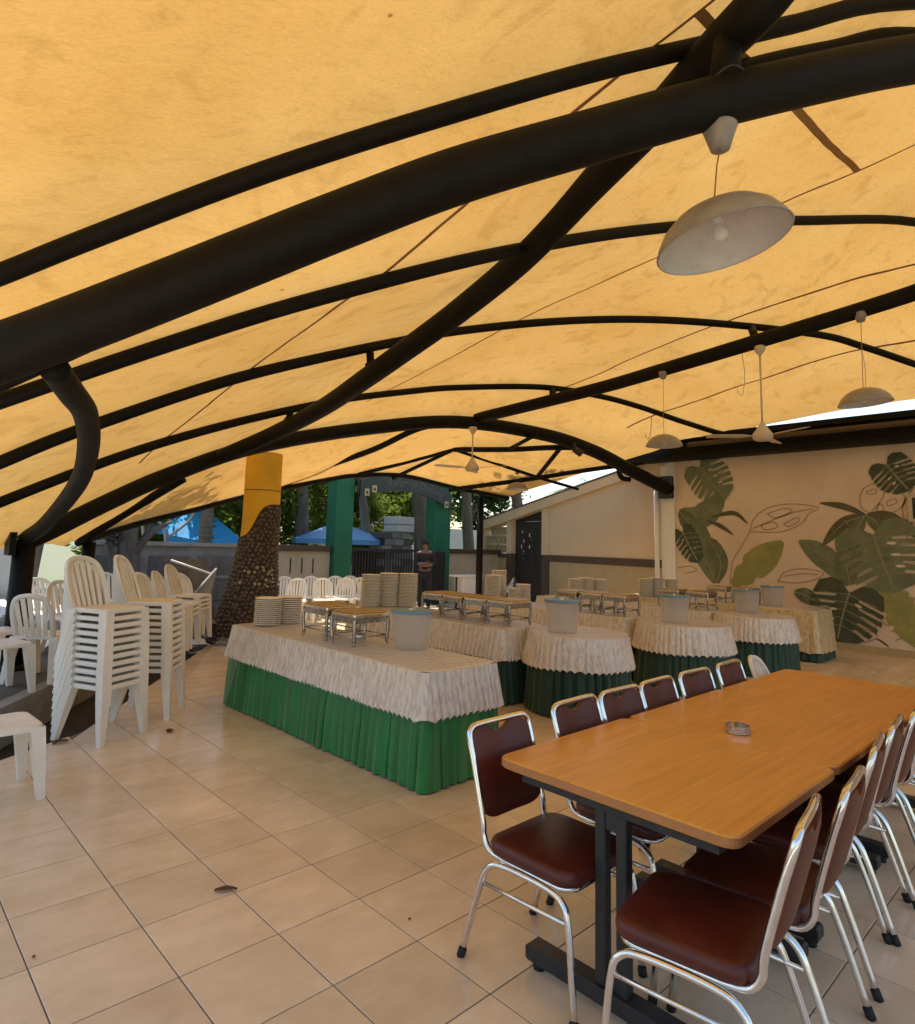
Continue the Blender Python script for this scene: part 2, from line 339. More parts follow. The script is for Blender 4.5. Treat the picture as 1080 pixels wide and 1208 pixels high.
def link(name, data, parent=None, loc=None, rotz=0):
    o = bpy.data.objects.new(name, data); col.objects.link(o)
    if parent: o.parent = parent
    if loc is not None: o.location = loc
    if rotz: o.rotation_euler = (0, 0, rotz)
    return o
def obj(name, mb, m, parent=None, loc=None, rotz=0): return link(name, mb.mesh(name, m), parent, loc, rotz)
def thing(name, label, cat, loc=(0, 0, 0), rotz=0, group=None):
    o = link(name, None, None, loc, rotz); o.empty_display_size = .1
    return tag(o, label, cat, group)
def place(parts, name, label, cat, loc, rotz=0, group=None, scale=None, tilt=None):
    """an Empty with parts that share mesh data: parts = [(name, mesh, [(sub, mesh)..])]"""
    t = thing(name, label, cat, loc, rotz, group)
    if tilt: t.rotation_euler = (tilt[0], tilt[1], rotz)
    if scale: t.scale = (scale,) * 3 if not isinstance(scale, tuple) else scale
    for p in parts:
        o = link(p[0], p[1], t)
        for sname, sm in (p[2] if len(p) > 2 else []): link(sname, sm, o)
    return t
def struct(name, mb, m, loc=None): return tag(obj(name, mb, m, None, loc), kind='structure')

# ------------------------------------------------------------------ ground and floor
def edge_y(x): return 2.66 + (.656 if x < .94 else 1.407) * (x - .94)
MBn = MB
struct('ground', MB().add([(-300, -300, -.3), (300, -300, -.3), (300, 300, -.3), (-300, 300, -.3)], [(0, 1, 2, 3)]), 'ground')
struct('planting_strip', MB().add([(-14, -9, -.14), (6.6, -9, -.14), (6.6, 10, -.14), (-14, 10, -.14)], [(0, 1, 2, 3)]), 'soil')
fl = [(-6, -9), (12.05, -9), (12.05, 3.4), (14.4, 10), (edge_y(6) and 6.16, 10), (.94, 2.66), (-6, edge_y(-6))]
floor = struct('floor', MB().prism(fl, -.14, -.005), 'grout')
def clip(poly, a, b):
    out = []
    for i, p in enumerate(poly):
        q = poly[(i + 1) % len(poly)]
        dp = a * p[0] + b - p[1]; dq = a * q[0] + b - q[1]
        if dp >= 0: out.append(p)
        if dp * dq < 0: t = dp / (dp - dq); out.append((p[0] + (q[0] - p[0]) * t, p[1] + (q[1] - p[1]) * t))
    return out
def tile_poly(x, y): g = .0028; return [(x + g, y + g), (x + .4 - g, y + g), (x + .4 - g, y + .4 - g), (x + g, y + .4 - g)]
cells = []
for i in range(-15, 35):
    for j in range(-22, 25):
        x, y = i * .4, j * .4
        if x + .2 > 12.0 + max(0, (y - 3.2) * .315) or y > 9.8: continue
        cx, cy = x + .2, y + .2
        k = .656 if cx < .94 else 1.407
        ys = [edge_y(px) - py for px, py in tile_poly(x, y)]
        if max(ys) <= 0: continue
        full = min(ys) >= 0
        p = tile_poly(x, y) if full else clip(tile_poly(x, y), k, 2.66 - k * .94)
        if len(p) < 3: continue
        d = Vector((cx, cy, 0)) - m.translation; z = d.dot(cf)
        u = abs(d.dot(cr) / z) if z > .2 else 9; v = -d.dot(cu) / z if z > .2 else 9
        cells.append(((0 if z > .3 and u < .78 and v < .98 else 1, z if z > 0 else 50), p, full, x, y))
cells.sort(key=lambda c: c[0])
def tile_add(mb, p, z=0):
    n = len(p); c = (sum(q[0] for q in p) / n, sum(q[1] for q in p) / n)
    vs = [(x, y, z - .006) for x, y in p] + [(x, y, z - .0012) for x, y in p] + [(x + (c[0] - x) * .008, y + (c[1] - y) * .008, z) for x, y in p]
    fs = [(k * n + i, k * n + (i + 1) % n, (k + 1) * n + (i + 1) % n, (k + 1) * n + i) for k in (0, 1) for i in range(n)] + [tuple(2 * n + i for i in range(n))]
    mb.add(vs, fs)
tm = MB(); tile_add(tm, tile_poly(0, 0)); tm = tm.mesh('floor_tile', 'tile')
rest = MB()
for k, (_, p, full, x, y) in enumerate(cells):
    dz = noise.noise((x * 3, y * 3, 1)) * .0006
    if k < 300:
        if full: link('floor_tile', tm, floor, (x, y, dz))
        else:
            mb = MB(); tile_add(mb, p, dz); obj('floor_tile', mb, 'tile', floor)
    else: tile_add(rest, p, dz)
tag(obj('floor_tiles_beyond', rest, 'tile', floor), kind='stuff')
# raised paving outside, with a pale kerb along its edge
def plat_y(x): return 2.97 + (.66 if x < .38 else 1.41) * (x - .38)
pe = [(-8, plat_y(-8)), (-3, plat_y(-3)), (.38, 2.97), (2, plat_y(2)), (3.6, plat_y(3.6)), (4.6, 9.0), (5.2, 10)]
struct('raised_paving', MB().prism(pe + [(-8, 10)], -.14, .195), 'paver')
kb = MB()
for a, b in zip(pe[:-2], pe[1:-1]):
    a, b = Vector((*a, 0)), Vector((*b, 0)); t = (b - a).normalized(); nrm = Vector((t.y, -t.x, 0)); L = (b - a).length; q = int(L / .8) + 1
    for k in range(q):
        p0 = a + t * (L * k / q + .004); p1 = a + t * (L * (k + 1) / q - .004)
        kb.prism([tuple((p0 + nrm * .03)[:2]), tuple((p1 + nrm * .03)[:2]), tuple((p1 - nrm * .10)[:2]), tuple((p0 - nrm * .10)[:2])], -.13, .205, .008)
struct('kerb', kb, 'kerb')

# ------------------------------------------------------------------ canopy: tubes and membrane
CV = {
'T1': [(-2.35, 1.95, .1), (-2.1, 1.7, .9), (-1.5, 1.1, 1.58), (-.802, .409, 2.041), (-.263, -.113, 2.33), (-.016, -.353, 2.473), (.232, -.595, 2.624), (.486, -.831, 2.784), (.754, -1.054, 2.957), (1.171, -1.348, 3.221), (1.67, -1.677, 3.485), (2.224, -2.034, 3.772), (2.824, -2.432, 4.047), (3.23, -2.686, 4.218), (4.093, -3.214, 4.548), (6.4, -4.3, 5.0), (9.2, -5.5, 5.0), (12.2, -6.6, 4.1)],
'T2': [(-.25, .29, 2.8), (.02, -.02, 2.96), (.49, -.5, 3.24), (.85, -.87, 3.43), (1.27, -1.23, 3.65), (1.83, -1.57, 3.97), (2.45, -1.85, 4.32), (3.0, -2.18, 4.6), (3.75, -2.6, 4.97)],
'P0': [(-.12, .92, 2.41), (.75, .02, 3.01), (1.65, -.85, 3.55), (2.25, -1.34, 4.0), (3.03, -1.8, 4.53), (3.74, -2.17, 4.9), (4.42, -2.52, 5.2)],
'P1': [(-.05, 1.41, 2.39), (.32, 1.07, 2.59), (.7, .72, 2.79), (1.09, .39, 2.99), (1.51, .1, 3.19), (2.25, -.23, 3.54), (3.09, -.32, 3.94), (4.07, -.48, 4.36), (5.28, -.78, 4.8), (6.52, -1.17, 5.16), (8.33, -1.82, 5.6)],
'P2': [(.13, 2.46, 2.11), (.54, 2.31, 2.37), (1.28, 2.11, 2.78), (1.9, 2.03, 3.09), (2.74, 1.94, 3.45), (3.59, 1.92, 3.8), (4.32, 1.89, 4.08), (5.49, 1.56, 4.42), (6.7, 1.08, 4.67), (7.87, .46, 4.78), (9.35, -.44, 4.78), (10.04, -.85, 4.67), (10.79, -1.32, 4.48)],
'P3': [(0.36, 3.87, 1.87), (1.01, 3.75, 2.24), (1.77, 3.81, 2.62), (2.84, 3.91, 3.07), (4.15, 4.05, 3.55), (5.39, 4.08, 3.91), (6.32, 3.93, 4.13), (7.83, 3.39, 4.34), (8.92, 3.0, 4.33), (9.81, 2.67, 4.23), (10.8, 2.26, 4.03), (11.74, 1.83, 3.89)],
'T3': [(2.25, -2.59, 4.44), (2.26, -2.27, 4.19), (2.4, -1.99, 4.19), (2.58, -1.53, 4.11), (2.79, -.95, 4.03), (2.98, -.2, 3.83), (3.09, .62, 3.64), (3.1, 1.33, 3.45), (3.12, 2.03, 3.28), (3.25, 3.03, 3.14), (3.31, 4.24, 2.99), (3.0, 5.12, 2.72)],
'S1': [(8.26, -3.03, 4.95), (8.3, -1.78, 4.72), (8.06, -0.14, 4.45), (8.02, 1.3, 4.29), (7.97, 2.46, 4.17), (7.51, 4.65, 3.9)],
'A': [(0.72, 4.7, 1.49), (0.98, 4.78, 1.63), (1.61, 5.02, 2.0), (2.39, 5.33, 2.41), (3.63, 5.46, 2.96), (5.49, 5.29, 3.49), (7.17, 4.78, 3.8), (8.93, 4.25, 3.77), (10.02, 3.82, 3.54), (10.98, 3.54, 3.22), (11.92, 3.2, 2.88)],
'E': [(1.62, 6.34, 1.48), (2.56, 7.07, 1.77), (3.61, 7.42, 2.07), (4.52, 7.62, 2.35), (5.25, 7.6, 2.56), (6.4, 7.58, 2.86), (6.97, 7.58, 2.98), (7.93, 7.22, 3.05), (9.1, 6.72, 2.85), (10.33, 6.29, 2.7)],
'BR': [(1.64, 6.32, 1.5), (2.13, 6.07, 1.92), (2.67, 5.55, 2.41)],
'B1': [(6.85, 4.88, 3.74), (6.5, 5.2, 3.6), (6.24, 6.01, 3.3), (5.91, 7.18, 3.01), (5.35, 7.66, 2.66)],
'B2': [(6.97, 7.5, 3.0), (7.72, 6.83, 3.29), (8.27, 6.0, 3.55)],
'B4': [(8.27, 6.0, 3.55), (8.04, 6.67, 3.28), (7.74, 7.32, 2.98)],
'B5': [(8.27, 6.0, 3.55), (8.94, 5.1, 3.55), (9.41, 4.38, 3.58), (9.81, 3.68, 3.56)],
'B6': [(8.27, 6.0, 3.55), (9.43, 5.52, 3.26), (10.13, 5.17, 3.07), (10.97, 4.84, 2.9)],
'B7': [(8.97, 6.85, 2.81), (10.03, 5.55, 3.06), (10.7, 4.48, 3.26), (11.3, 3.45, 3.42)],
'W1': [(8.94, 5.1, 3.55), (8.47, 4.0, 3.68)], 'W2': [(10.1, 5.3, 3.1), (9.55, 4.26, 3.59)],
'BKT': [(-.07, -.13, 2.31), (.08, .21, 2.28), (.27, .72, 2.27), (.46, 1.39, 2.18), (.63, 2.22, 2.04), (.73, 3.11, 1.88), (.77, 4.07, 1.67), (.74, 4.62, 1.55)]}
def ext(k, a=(), b=()): return list(a) + CV[k] + list(b)
ROWS = {
 'T2': ext('T2', [(-.6, .68, 2.6)], [(5.6, -3.5, 5.55), (8.0, -4.6, 5.85), (10.2, -5.6, 5.5), (12.0, -6.4, 4.6)]),
 'P0': ext('P0', [(-.45, 1.25, 2.2)], [(6.2, -3.3, 5.6), (8.2, -4.0, 5.8), (10.2, -4.7, 5.4), (11.95, -5.3, 4.5)]),
 'P1': ext('P1', [(-.4, 1.75, 2.2)], [(9.6, -2.4, 5.5), (10.8, -3.0, 5.1), (12.25, -3.7, 4.4)]),
 'P2': ext('P2', [(-.2, 2.7, 1.9)], [(11.35, -1.68, 4.34), (12.25, -2.2, 4.22)]),
 'P3': ext('P3', [(.1, 3.95, 1.72)], [(12.25, 1.55, 4.14)])}
def tubeobj(name, label, key, r, pts=None, n=12, per=6, cat='beam', group='canopy frame tubes'):
    p = spl(pts or CV[key], per) if len(pts or CV[key]) > 2 else pts or CV[key]
    rr = r if not isinstance(r, tuple) else [r[0] + (r[1] - r[0]) * i / (len(p) - 1) for i in range(len(p))]
    return tag(obj(name, MB().tube(p, rr, n), 'tube'), label, cat, group)
t1 = tubeobj('canopy_arch', 'thickest black steel arch sweeping across the upper picture, lamp hung beneath', 'T1', .12, n=24, per=10)
t3 = tubeobj('canopy_beam', 'curved black beam crossing above the thick arch and running down to the far left', 'T3', (.115, .10), n=20, per=8)
tubeobj('canopy_rafter', 'nearest slim roof tube, above the thick black arch', 'T2', .05, ROWS['T2'], n=16)
tubeobj('canopy_rafter', 'slim roof tube half hidden behind the thick black arch', 'P0', .05, ROWS['P0'], n=14)
tubeobj('canopy_rafter', 'slim roof tube passing just behind the nearest dome lamp', 'P1', .05, ROWS['P1'], n=14)
tubeobj('canopy_rafter', 'slim roof tube with a short post onto the straight beam by the near fan', 'P2', .05, ROWS['P2'], n=14)
tubeobj('canopy_rafter', 'farthest slim roof tube before the far arch, ending at the dark girder', 'P3', .05, ROWS['P3'], n=12)
s1 = tubeobj('canopy_beam', 'straight black beam from the right edge to the far arch, carrying lamps and fan', 'S1', .10, n=16)
for a, b in (((8.06, -.05, 4.48), (8.40, .12, 4.76)), ((7.86, 3.19, 4.09), (8.0, 3.3, 4.31))):
    obj('stub_post', MB().tube([a, b], .055, 10), 'tube', s1)
obj('stub_post', MB().tube([(2.27, -2.07, 3.85), (2.3, -2.09, 4.12)], .07, 12), 'tube', t1)
arch = tubeobj('canopy_arch', 'far black arch from the low left post to the mural wall', 'A', (.095, .135), n=18, per=8)
tubeobj('canopy_brace', 'S-curved grey bracket tube from the thick arch down to the left post', 'BKT', (.062, .075), n=16, per=8, cat='brace')
tubeobj('canopy_edge_tube', 'black edge tube of the far canopy, behind the yellow column', 'E', .045, n=10)
tubeobj('canopy_brace', 'short black tube branching off the far arch left of the yellow column', 'BR', .06, n=10, cat='brace')
for k, r, lab in (('B1', .055, 'black tube falling from the far arch to the canopy edge beside the yellow column'), ('B2', .04, 'thin tube rising from the left green pillar to the far canopy peak'),
                  ('B4', .04, 'thin tube falling from the far canopy peak to the welcome sign'), ('B5', .055, 'level black tube from the far canopy peak to the far arch'),
                  ('B6', .035, 'thin tube falling from the far canopy peak towards the cream wall'), ('B7', .05, 'low black tie tube above the sloping cream wall'),
                  ('W1', .04, 'short web tube under the crown of the far arch'), ('W2', .045, 'slanting web tube above the low tie tube')):
    tubeobj('canopy_tie', lab, k, r, n=8, cat='tube')
def nearest(a, b):
    best = None
    for p in spl(CV[a], 12):
        for q in spl(ROWS.get(b) or CV[b], 12):
            d = (p.xy - q.xy).length
            if best is None or d < best[0]: best = (d, p, q)
    return best
for b in ('T2', 'P0', 'P1', 'P2', 'P3'):
    d, p, q = nearest('T3', b)
    sd_ = obj('saddle_post', MB().tube([p, q], .042, 10), 'tube', t3)
    ax_ = (q - p).normalized(); obj('weld_collar', MB().tube([p + ax_ * .085, p + ax_ * .115], .058, 12), 'tube', sd_)
tag(obj('lamp_wire', MB().tube(spl([(2.19, -1.95, 3.66), (2.14, -2.02, 3.78), (2.2, -2.14, 3.9), (2.33, -2.2, 3.86)], 5), .006, 6), 'iron'), 'thin black wire looped over the thick arch above the big lamp', 'wire')
# posts
def post(x, y, z1, r, label, base=True, z0=-.14):
    t = thing('canopy_post', label, 'post', (x, y, 0), group='canopy posts')
    obj('pole', MB().tube([(0, 0, z0), (0, 0, z1 * .5), (0, 0, z1)], r, 18), 'tube', t)
    if base: obj('base_plate', MB().lathe([(r * 1.9, z0), (r * 1.9, z0 + .03), (r * 1.05, z0 + .05)], 18), 'tube', t)
    return t
p = post(.74, 4.72, 1.52, .105, 'thick dark post at the far left, under the low end of the arch', z0=.195)
obj('end_plate', MB().box(-.16, -.10, -.16, .12, 1.36, 1.60), 'tube', p)
post(1.78, 6.4, 1.5, .085, 'short dark post just behind the taller chair stack', z0=.195)
post(9.73, 6.6, 2.68, .075, 'slim dark pole in front of the breeze block screen', z0=0)
def resample(P, n):
    P = spl(P, 6); L = [0]
    for a, b in zip(P, P[1:]): L.append(L[-1] + (b - a).length)
    out = []; k = 0
    for i in range(n):
        s = L[-1] * i / (n - 1)
        while k < len(L) - 2 and L[k + 1] < s: k += 1
        t = (s - L[k]) / ((L[k + 1] - L[k]) or 1); out.append(P[k].lerp(P[k + 1], t))
    return out
def up(P, d): return [(x, y, z + d) for x, y, z in P]
def shift(P, dx, dy, dz): return [(x + dx, y + dy, z + dz) for x, y, z in P]
MEM = [shift(ROWS['T2'], -1.1, -2.5, .06), shift(ROWS['T2'], -.55, -1.25, .09), up(ROWS['T2'], .06), up(ROWS['P0'], .06), up(ROWS['P1'], .06), up(ROWS['P2'], .06), up(ROWS['P3'], .06),
       [(.45, 4.75, 1.42)] + up(CV['A'][1:8], .13) + [(9.9, 3.75, 3.75), (10.8, 3.2, 3.78), (11.85, 2.9, 3.85)],
       [(1.0, 5.5, 1.48), (1.81, 5.75, 1.88), (2.71, 6.16, 2.25), (4.4, 6.6, 2.98), (6.2, 6.0, 3.42), (8.2, 5.8, 3.66), (9.4, 4.5, 3.70), (11.2, 3.75, 3.5)],
       [(1.45, 6.2, 1.44)] + up(CV['E'], .05)]
NS = 170
mr = [resample(r, NS) for r in MEM]
rows = []
for i in range(len(mr) - 1):
    a, b, c, d = mr[max(i - 1, 0)], mr[i], mr[i + 1], mr[min(i + 2, len(mr) - 1)]
    per = 14
    for k in range(per):
        t = k / per; rw = []
        for q in range(NS):
            A_, B_, C_, D_ = a[q], b[q], c[q], d[q]
            hz = B_.lerp(C_, t); sm = .5 * ((2 * B_) + (C_ - A_) * t + (2 * A_ - 5 * B_ + 4 * C_ - D_) * t * t + (3 * B_ - A_ - 3 * C_ + D_) * t ** 3)
            v = hz.lerp(sm, .5); v.z += math.sin(math.pi * t) * (.014 * noise.noise((v.x * 1.3, v.y * 1.3, 3)) + .013 * noise.noise((v.x * 5.5 + v.y * 1.2, v.y * 1.1, 8)) + .008 * noise.noise((v.x * 1.5, v.y * 6 + v.x * 2, 5)))
            rw.append(v)
        rows.append(rw)
rows.append(mr[-1])
mem = tag(obj('canopy_membrane', MB().grid(rows), 'fabric'), 'tan translucent tent membrane stretched over the whole dining area', 'canopy')
# weld seams and one brown strip on the membrane
from mathutils.bvhtree import BVHTree
bvh = BVHTree.FromPolygons([tuple(v) for r in rows for v in r], [tuple(p.vertices) for p in mem.data.polygons])
def strip_on_membrane(pts, w, off, name, label=None):
    P = spl([(x, y, 0) for x, y in pts], 14); L = []; Rr = []
    for i, p in enumerate(P):
        t = (P[min(i + 1, len(P) - 1)] - P[max(i - 1, 0)]).normalized(); nrm = Vector((-t.y, t.x, 0))
        for lst, s in ((L, 1), (Rr, -1)):
            q = p + nrm * (w / 2 * s); h = bvh.ray_cast(Vector((q.x, q.y, 0)), Vector((0, 0, 1)))[0]
            lst.append(None if h is None else Vector((q.x, q.y, h.z - off)))
    runs = [(a, b) for a, b in zip(L, Rr) if a is not None and b is not None]
    if len(runs) < 2: return
    return obj(name, MB().grid([[a for a, b in runs], [b for a, b in runs]]), 'seam', mem)
SEAMS = [[(2.26, -2.6), (2.2, -1.74), (1.95, -1.12), (1.78, -.1), (1.86, 1.51), (1.87, 3.05), (1.74, 4.47)], [(6.35, -2.6), (6.12, -1.76), (5.88, -1.21), (5.44, -.07), (5.2, 1.21), (5.15, 2.4), (5.11, 3.6), (4.95, 4.5)], [(9.3, -1.8), (8.53, -.64), (8.1, .38), (8.12, 1.63), (8.3, 2.9), (8.2, 4.15)], [(10.45, -1.5), (10.12, -.62), (10.15, .62), (10.3, 2.19), (10.18, 3.16)], [(-1.4, -3.2), (-.9, -1.2), (-.5, .4)]]
BROWN_STRIP = [[(2.23, -1.98), (2.95, -1.88), (3.93, -1.8), (5.02, -1.76), (6.12, -1.76)]]
for s in SEAMS: strip_on_membrane(s, .032, .006, 'weld_seam')
for s in BROWN_STRIP: strip_on_membrane(s, .055, .012, 'brown_strip')

# ------------------------------------------------------------------ mural wall, girder, cream wall
mw = thing('mural_wall', 'tall tan wall painted with large green monstera and banana leaves', 'wall')
obj('wall_body', MB().box(12.0, 12.25, -9, 3.12, 0, 3.52), 'mural', mw)
obj('skirting', MB().box(11.975, 11.999, -9, 3.1, 0, .12), 'dado', mw)
obj('pilaster', MB().box(11.96, 12.25, 3.121, 3.42, 0, 3.6), 'whitepaint', mw)
WX = 11.996
def on_wall(pts, d=0): return [(WX - d, y, z) for y, z in pts]
def poly_mesh(pts, d):
    tri = tessellate_polygon([[Vector((y, z, 0)) for y, z in pts]])
    return MB().add(on_wall(pts, d), [tuple(t) for t in tri])
def ribbon(pts, w, d, per=6, prof=None):
    P = spl([(y, z, 0) for y, z in pts], per); a = []; b = []; n = len(P)
    for i, p in enumerate(P):
        t = (P[min(i + 1, n - 1)] - P[max(i - 1, 0)]).normalized(); nr = Vector((-t.y, t.x, 0)); ww = w * (prof(i / (n - 1)) if prof else 1)
        a.append((p + nr * ww)[:2]); b.append((p - nr * ww)[:2])
    return a, b, P
def painted(name, mb, m): return obj(name, mb, m, mw)
def blade(pts, w, kind, depth, seed):
    r = random.Random(seed)
    jag = lambda t: (math.sin(math.pi * min(1, t * .93 + .05)) ** .75) * (1 - (.22 if kind in 'g' and r.random() < .3 else 0) - r.random() * (.06 if kind != 's' else 0))
    a, b, P = ribbon(pts, w, depth, 7, jag)
    o = painted('painted_blade_leaf', MB().grid([on_wall(a, depth), on_wall(b, depth)], smooth=False), 'leaf_' + kind)
    if w > .09:
        a, b, P = ribbon(pts, .012, depth, 5, lambda t: 1.1 - t)
        mb = MB().grid([on_wall(a, depth + .0003), on_wall(b, depth + .0003)], smooth=False)
        for k in range(4, len(P) - 5, 3):
            for s in (-1, 1):
                t = (P[k + 1] - P[k]).normalized(); nr = Vector((-t.y, t.x, 0)) * s; q = P[k] + (nr * .8 + t * .55) * w * .75 * math.sin(math.pi * k / len(P))
                c, d_, _ = ribbon([tuple(P[k][:2]), tuple(((P[k] + q) / 2)[:2]), tuple(q[:2])], .004, depth, 2)
                mb.grid([on_wall(c, depth + .0004), on_wall(d_, depth + .0004)], smooth=False)
        obj('painted_midrib', mb, 'rib', o)
def monstera(base, tip, hw, kind, depth, seed):
    r = random.Random(seed); B = Vector((*base, 0)); T = Vector((*tip, 0)); ax = T - B; L = ax.length; ax.normalize(); pr = Vector((-ax.y, ax.x, 0))
    def P(t, s): q = B + ax * (t * L) + pr * (s * hw); return (q.x, q.y)
    pts = []; ns = 6
    prof = lambda t: max(0, 1 - abs((t - .30) / .72) ** 2.2) ** .62
    for side in (1, -1):
        seq = [P(.02, 0)] if side == 1 else []
        lobes = [P(-.17, .28 * side), P(-.2, .55 * side), P(-.08, .86 * side)]
        body = []
        for k in range(ns):
            t0 = .06 + .88 * k / ns; t1 = t0 + .88 / ns * .62; tc = t0 + .88 / ns * .85
            for t in (t0, (t0 + t1) / 2, t1): body.append(P(t + .05, prof(t) * side * (1 - .05 * r.random())))
            if k < ns - 1:
                dpt = .26 + .2 * r.random(); e = prof(tc) * side
                body += [P(tc - .085, e * dpt * 1.25), P(tc - .065, e * dpt), P(tc - .03, e * dpt * 1.15)]
        chain = lobes + body
        pts += (seq + chain + [P(1.03, 0)]) if side == 1 else chain[::-1]
    o = painted('painted_monstera_leaf', poly_mesh(pts, depth), 'leaf_' + kind)
    mb = MB(); a, b, _ = ribbon([P(.0, 0), P(.5, .02), P(.97, 0)], .013, depth, 5); mb.grid([on_wall(a, depth + .0003), on_wall(b, depth + .0003)], smooth=False)
    for k in range(5):
        for s in (-1, 1):
            t = .05 + k * .16; a, b, _ = ribbon([P(t, 0), P(t + .06, prof(t) * .45 * s), P(t + .10, prof(t + .1) * .8 * s)], .006, depth, 4)
            mb.grid([on_wall(a, depth + .0004), on_wall(b, depth + .0004)], smooth=False)
    obj('painted_midrib', mb, 'rib', o)
    for k in range(3):      # the leaf's eyelets
        s = r.choice((-1, 1)); t = .15 + .2 * k; c = Vector((*P(t + .05, .2 * s), 0)); d = (Vector((*P(t + .1, .5 * s), 0)) - c)
        e = [((c + d * (.5 + .5 * math.cos(a)) * .7 + Vector((-d.y, d.x, 0)) * .12 * math.sin(a)).x, (c + d * (.5 + .5 * math.cos(a)) * .7 + Vector((-d.y, d.x, 0)) * .12 * math.sin(a)).y) for a in [2 * math.pi * i / 10 for i in range(10)]]
        obj('painted_eyelet', poly_mesh(e, depth + .0005), 'mural', o)
MONSTERA = [((2.57, 3.33), (2.07, 2.67), .44, 'a'), ((2.96, 2.0), (2.65, 1.41), .26, 'd'), ((-.63, 3.15), (-.92, 2.7), .33, 'd'), ((-.39, 1.98), (-.65, 1.05), .66, 'a'), ((0, .99), (.22, .16), .57, 'd')]
BLADES = [([(2.3, 1.0), (2.51, 1.54), (2.67, 2.05), (2.84, 2.45)], .241, 'a'), ([(2.28, 1.0), (2.19, 1.38), (2.32, 1.71), (2.48, 1.9)], .155, 'b'), ([(2.12, 2.76), (2.38, 2.44), (2.67, 2.32), (3.03, 2.45)], .258, 'a'), ([(3.03, 2.42), (2.85, 2.22), (2.74, 1.96)], .172, 'b'),
 ([(1.97, .97), (1.64, 1.29), (1.33, 1.57), (1.04, 1.83)], .275, 'g'), ([(.01, 1.11), (.21, 1.42), (.49, 1.67), (.76, 1.85)], .206, 'a'), ([(2.37, 2.29), (2.06, 2.37), (1.85, 2.35), (1.65, 2.16)], .045, 's'), ([(2.47, 2.24), (2.19, 2.13), (1.93, 1.95)], .041, 's'),
 ([(-.3, 2.3), (.04, 2.46), (.4, 2.53)], .055, 's'), ([(-.3, 2.3), (.05, 2.15), (.38, 1.78)], .103, 's'), ([(-.27, 2.27), (-.11, 2.01), (.13, 1.71)], .12, 'b'), ([(-.31, 2.3), (-.44, 2.18), (-.54, 1.95)], .12, 'b'), ([(-.32, 2.31), (-.66, 2.25), (-1.01, 1.9)], .086, 's'),
 ([(-.53, 1.09), (-.68, .84), (-.83, .52), (-1.0, .14)], .292, 'g'), ([(.87, .93), (.67, .87), (.46, .73)], .138, 'b'), ([(-.02, 1.11), (.02, 1.37), (-.04, 1.62), (-.15, 1.83)], .206, 'b')]
SKETCH = [[(1.62, 2.02), (1.54, 2.26), (1.3, 2.45), (1.0, 2.52), (.71, 2.51), (.42, 2.44), (.58, 2.34), (.72, 2.16), (1.02, 2.02), (1.31, 2.0), (1.62, 2.02)], [(1.62, 2.02), (1.79, 1.72), (1.96, 1.44), (2.03, .98)], [(1.57, 2.07), (1.23, 2.22), (.86, 2.36), (.5, 2.43)],
 [(1.42, 2.13), (1.2, 2.19), (1.12, 2.1), (1.34, 2.05), (1.42, 2.13)], [(1.3, 2.35), (1.0, 2.44), (.86, 2.39), (1.15, 2.27), (1.3, 2.35)], [(1.01, 2.16), (.79, 2.27), (.76, 2.2), (.94, 2.11), (1.01, 2.16)],
 [(-.4, 2.32), (-.25, 2.41), (-.22, 2.59), (-.29, 2.76), (-.45, 2.83), (-.6, 2.75), (-.8, 2.68), (-.86, 2.54), (-.78, 2.4), (-.61, 2.32), (-.4, 2.32)], [(-.37, 2.34), (-.53, 2.55), (-.6, 2.73)], [(-.32, 2.7), (-.44, 2.74), (-.46, 2.67), (-.34, 2.66), (-.32, 2.7)],
 [(-.6, 2.52), (-.72, 2.57), (-.73, 2.49), (-.62, 2.45), (-.6, 2.52)], [(-.45, 2.37), (-.5, 2.49), (-.56, 2.41), (-.49, 2.32), (-.45, 2.37)], [(-.87, 1.85), (-.82, 2.26), (-.83, 2.47), (-.98, 2.74)],
 [(1.15, 1.1), (1.04, 1.26), (.82, 1.34), (.55, 1.34), (.39, 1.28), (.55, 1.16), (.83, 1.09), (1.15, 1.1)], [(1.04, 1.2), (.76, 1.26), (.48, 1.26)], [(3.09, 1.26), (2.81, 1.31), (2.69, 1.23), (2.94, 1.16)], [(-.31, .4), (-.43, .54), (-.52, .48), (-.62, .56)],
 [(-.16, .25), (-.28, .36), (-.37, .3)], [(-.34, .27), (-.47, .18), (-.52, .13)], [(-.57, .39), (-.68, .45), (-.79, .39)], [(-.61, .25), (-.72, .3), (-.85, .23)], [(-.17, .16), (-.36, .24), (-.5, .16)]]
for k, s in enumerate(SKETCH):
    a, b, _ = ribbon(s, .011, 0, 5); painted('painted_sketch_line', MB().grid([on_wall(a, .0005), on_wall(b, .0005)], smooth=False), 'sketch')
for k, (p, w_, c) in enumerate(BLADES): blade(p, w_, c, .001 + k * .0008, k)
for k, (b, t, h, c) in enumerate(MONSTERA): monstera(b, t, h, c, .0145 + k * .0012, k + 40)
pf = thing('picture_frame', 'small framed dark picture at the right edge of the mural', 'picture', (11.93, -1.2, 2.4))
for a in ((-.3, .3, -.22, -.17), (-.3, .3, .17, .22), (-.3, -.24, -.17, .17), (.24, .3, -.17, .17)): obj('frame_bar', MB().box(0, .05, a[0], a[1], a[2], a[3]), 'frame', pf)
obj('print', MB().box(.02, .03, -.239, .239, -.169, .169), 'pict', pf)
g = thing('roof_girder', 'long dark steel girder along the top of the mural wall', 'girder')
obj('web', MB().box(11.74, 11.80, -9, 4.35, 3.55, 3.86), 'tube', g); obj('bottom_flange', MB().box(11.60, 11.94, -9, 4.38, 3.47, 3.549), 'tube', g); obj('top_flange', MB().box(11.62, 11.92, -9, 4.36, 3.861, 3.96), 'tube', g)
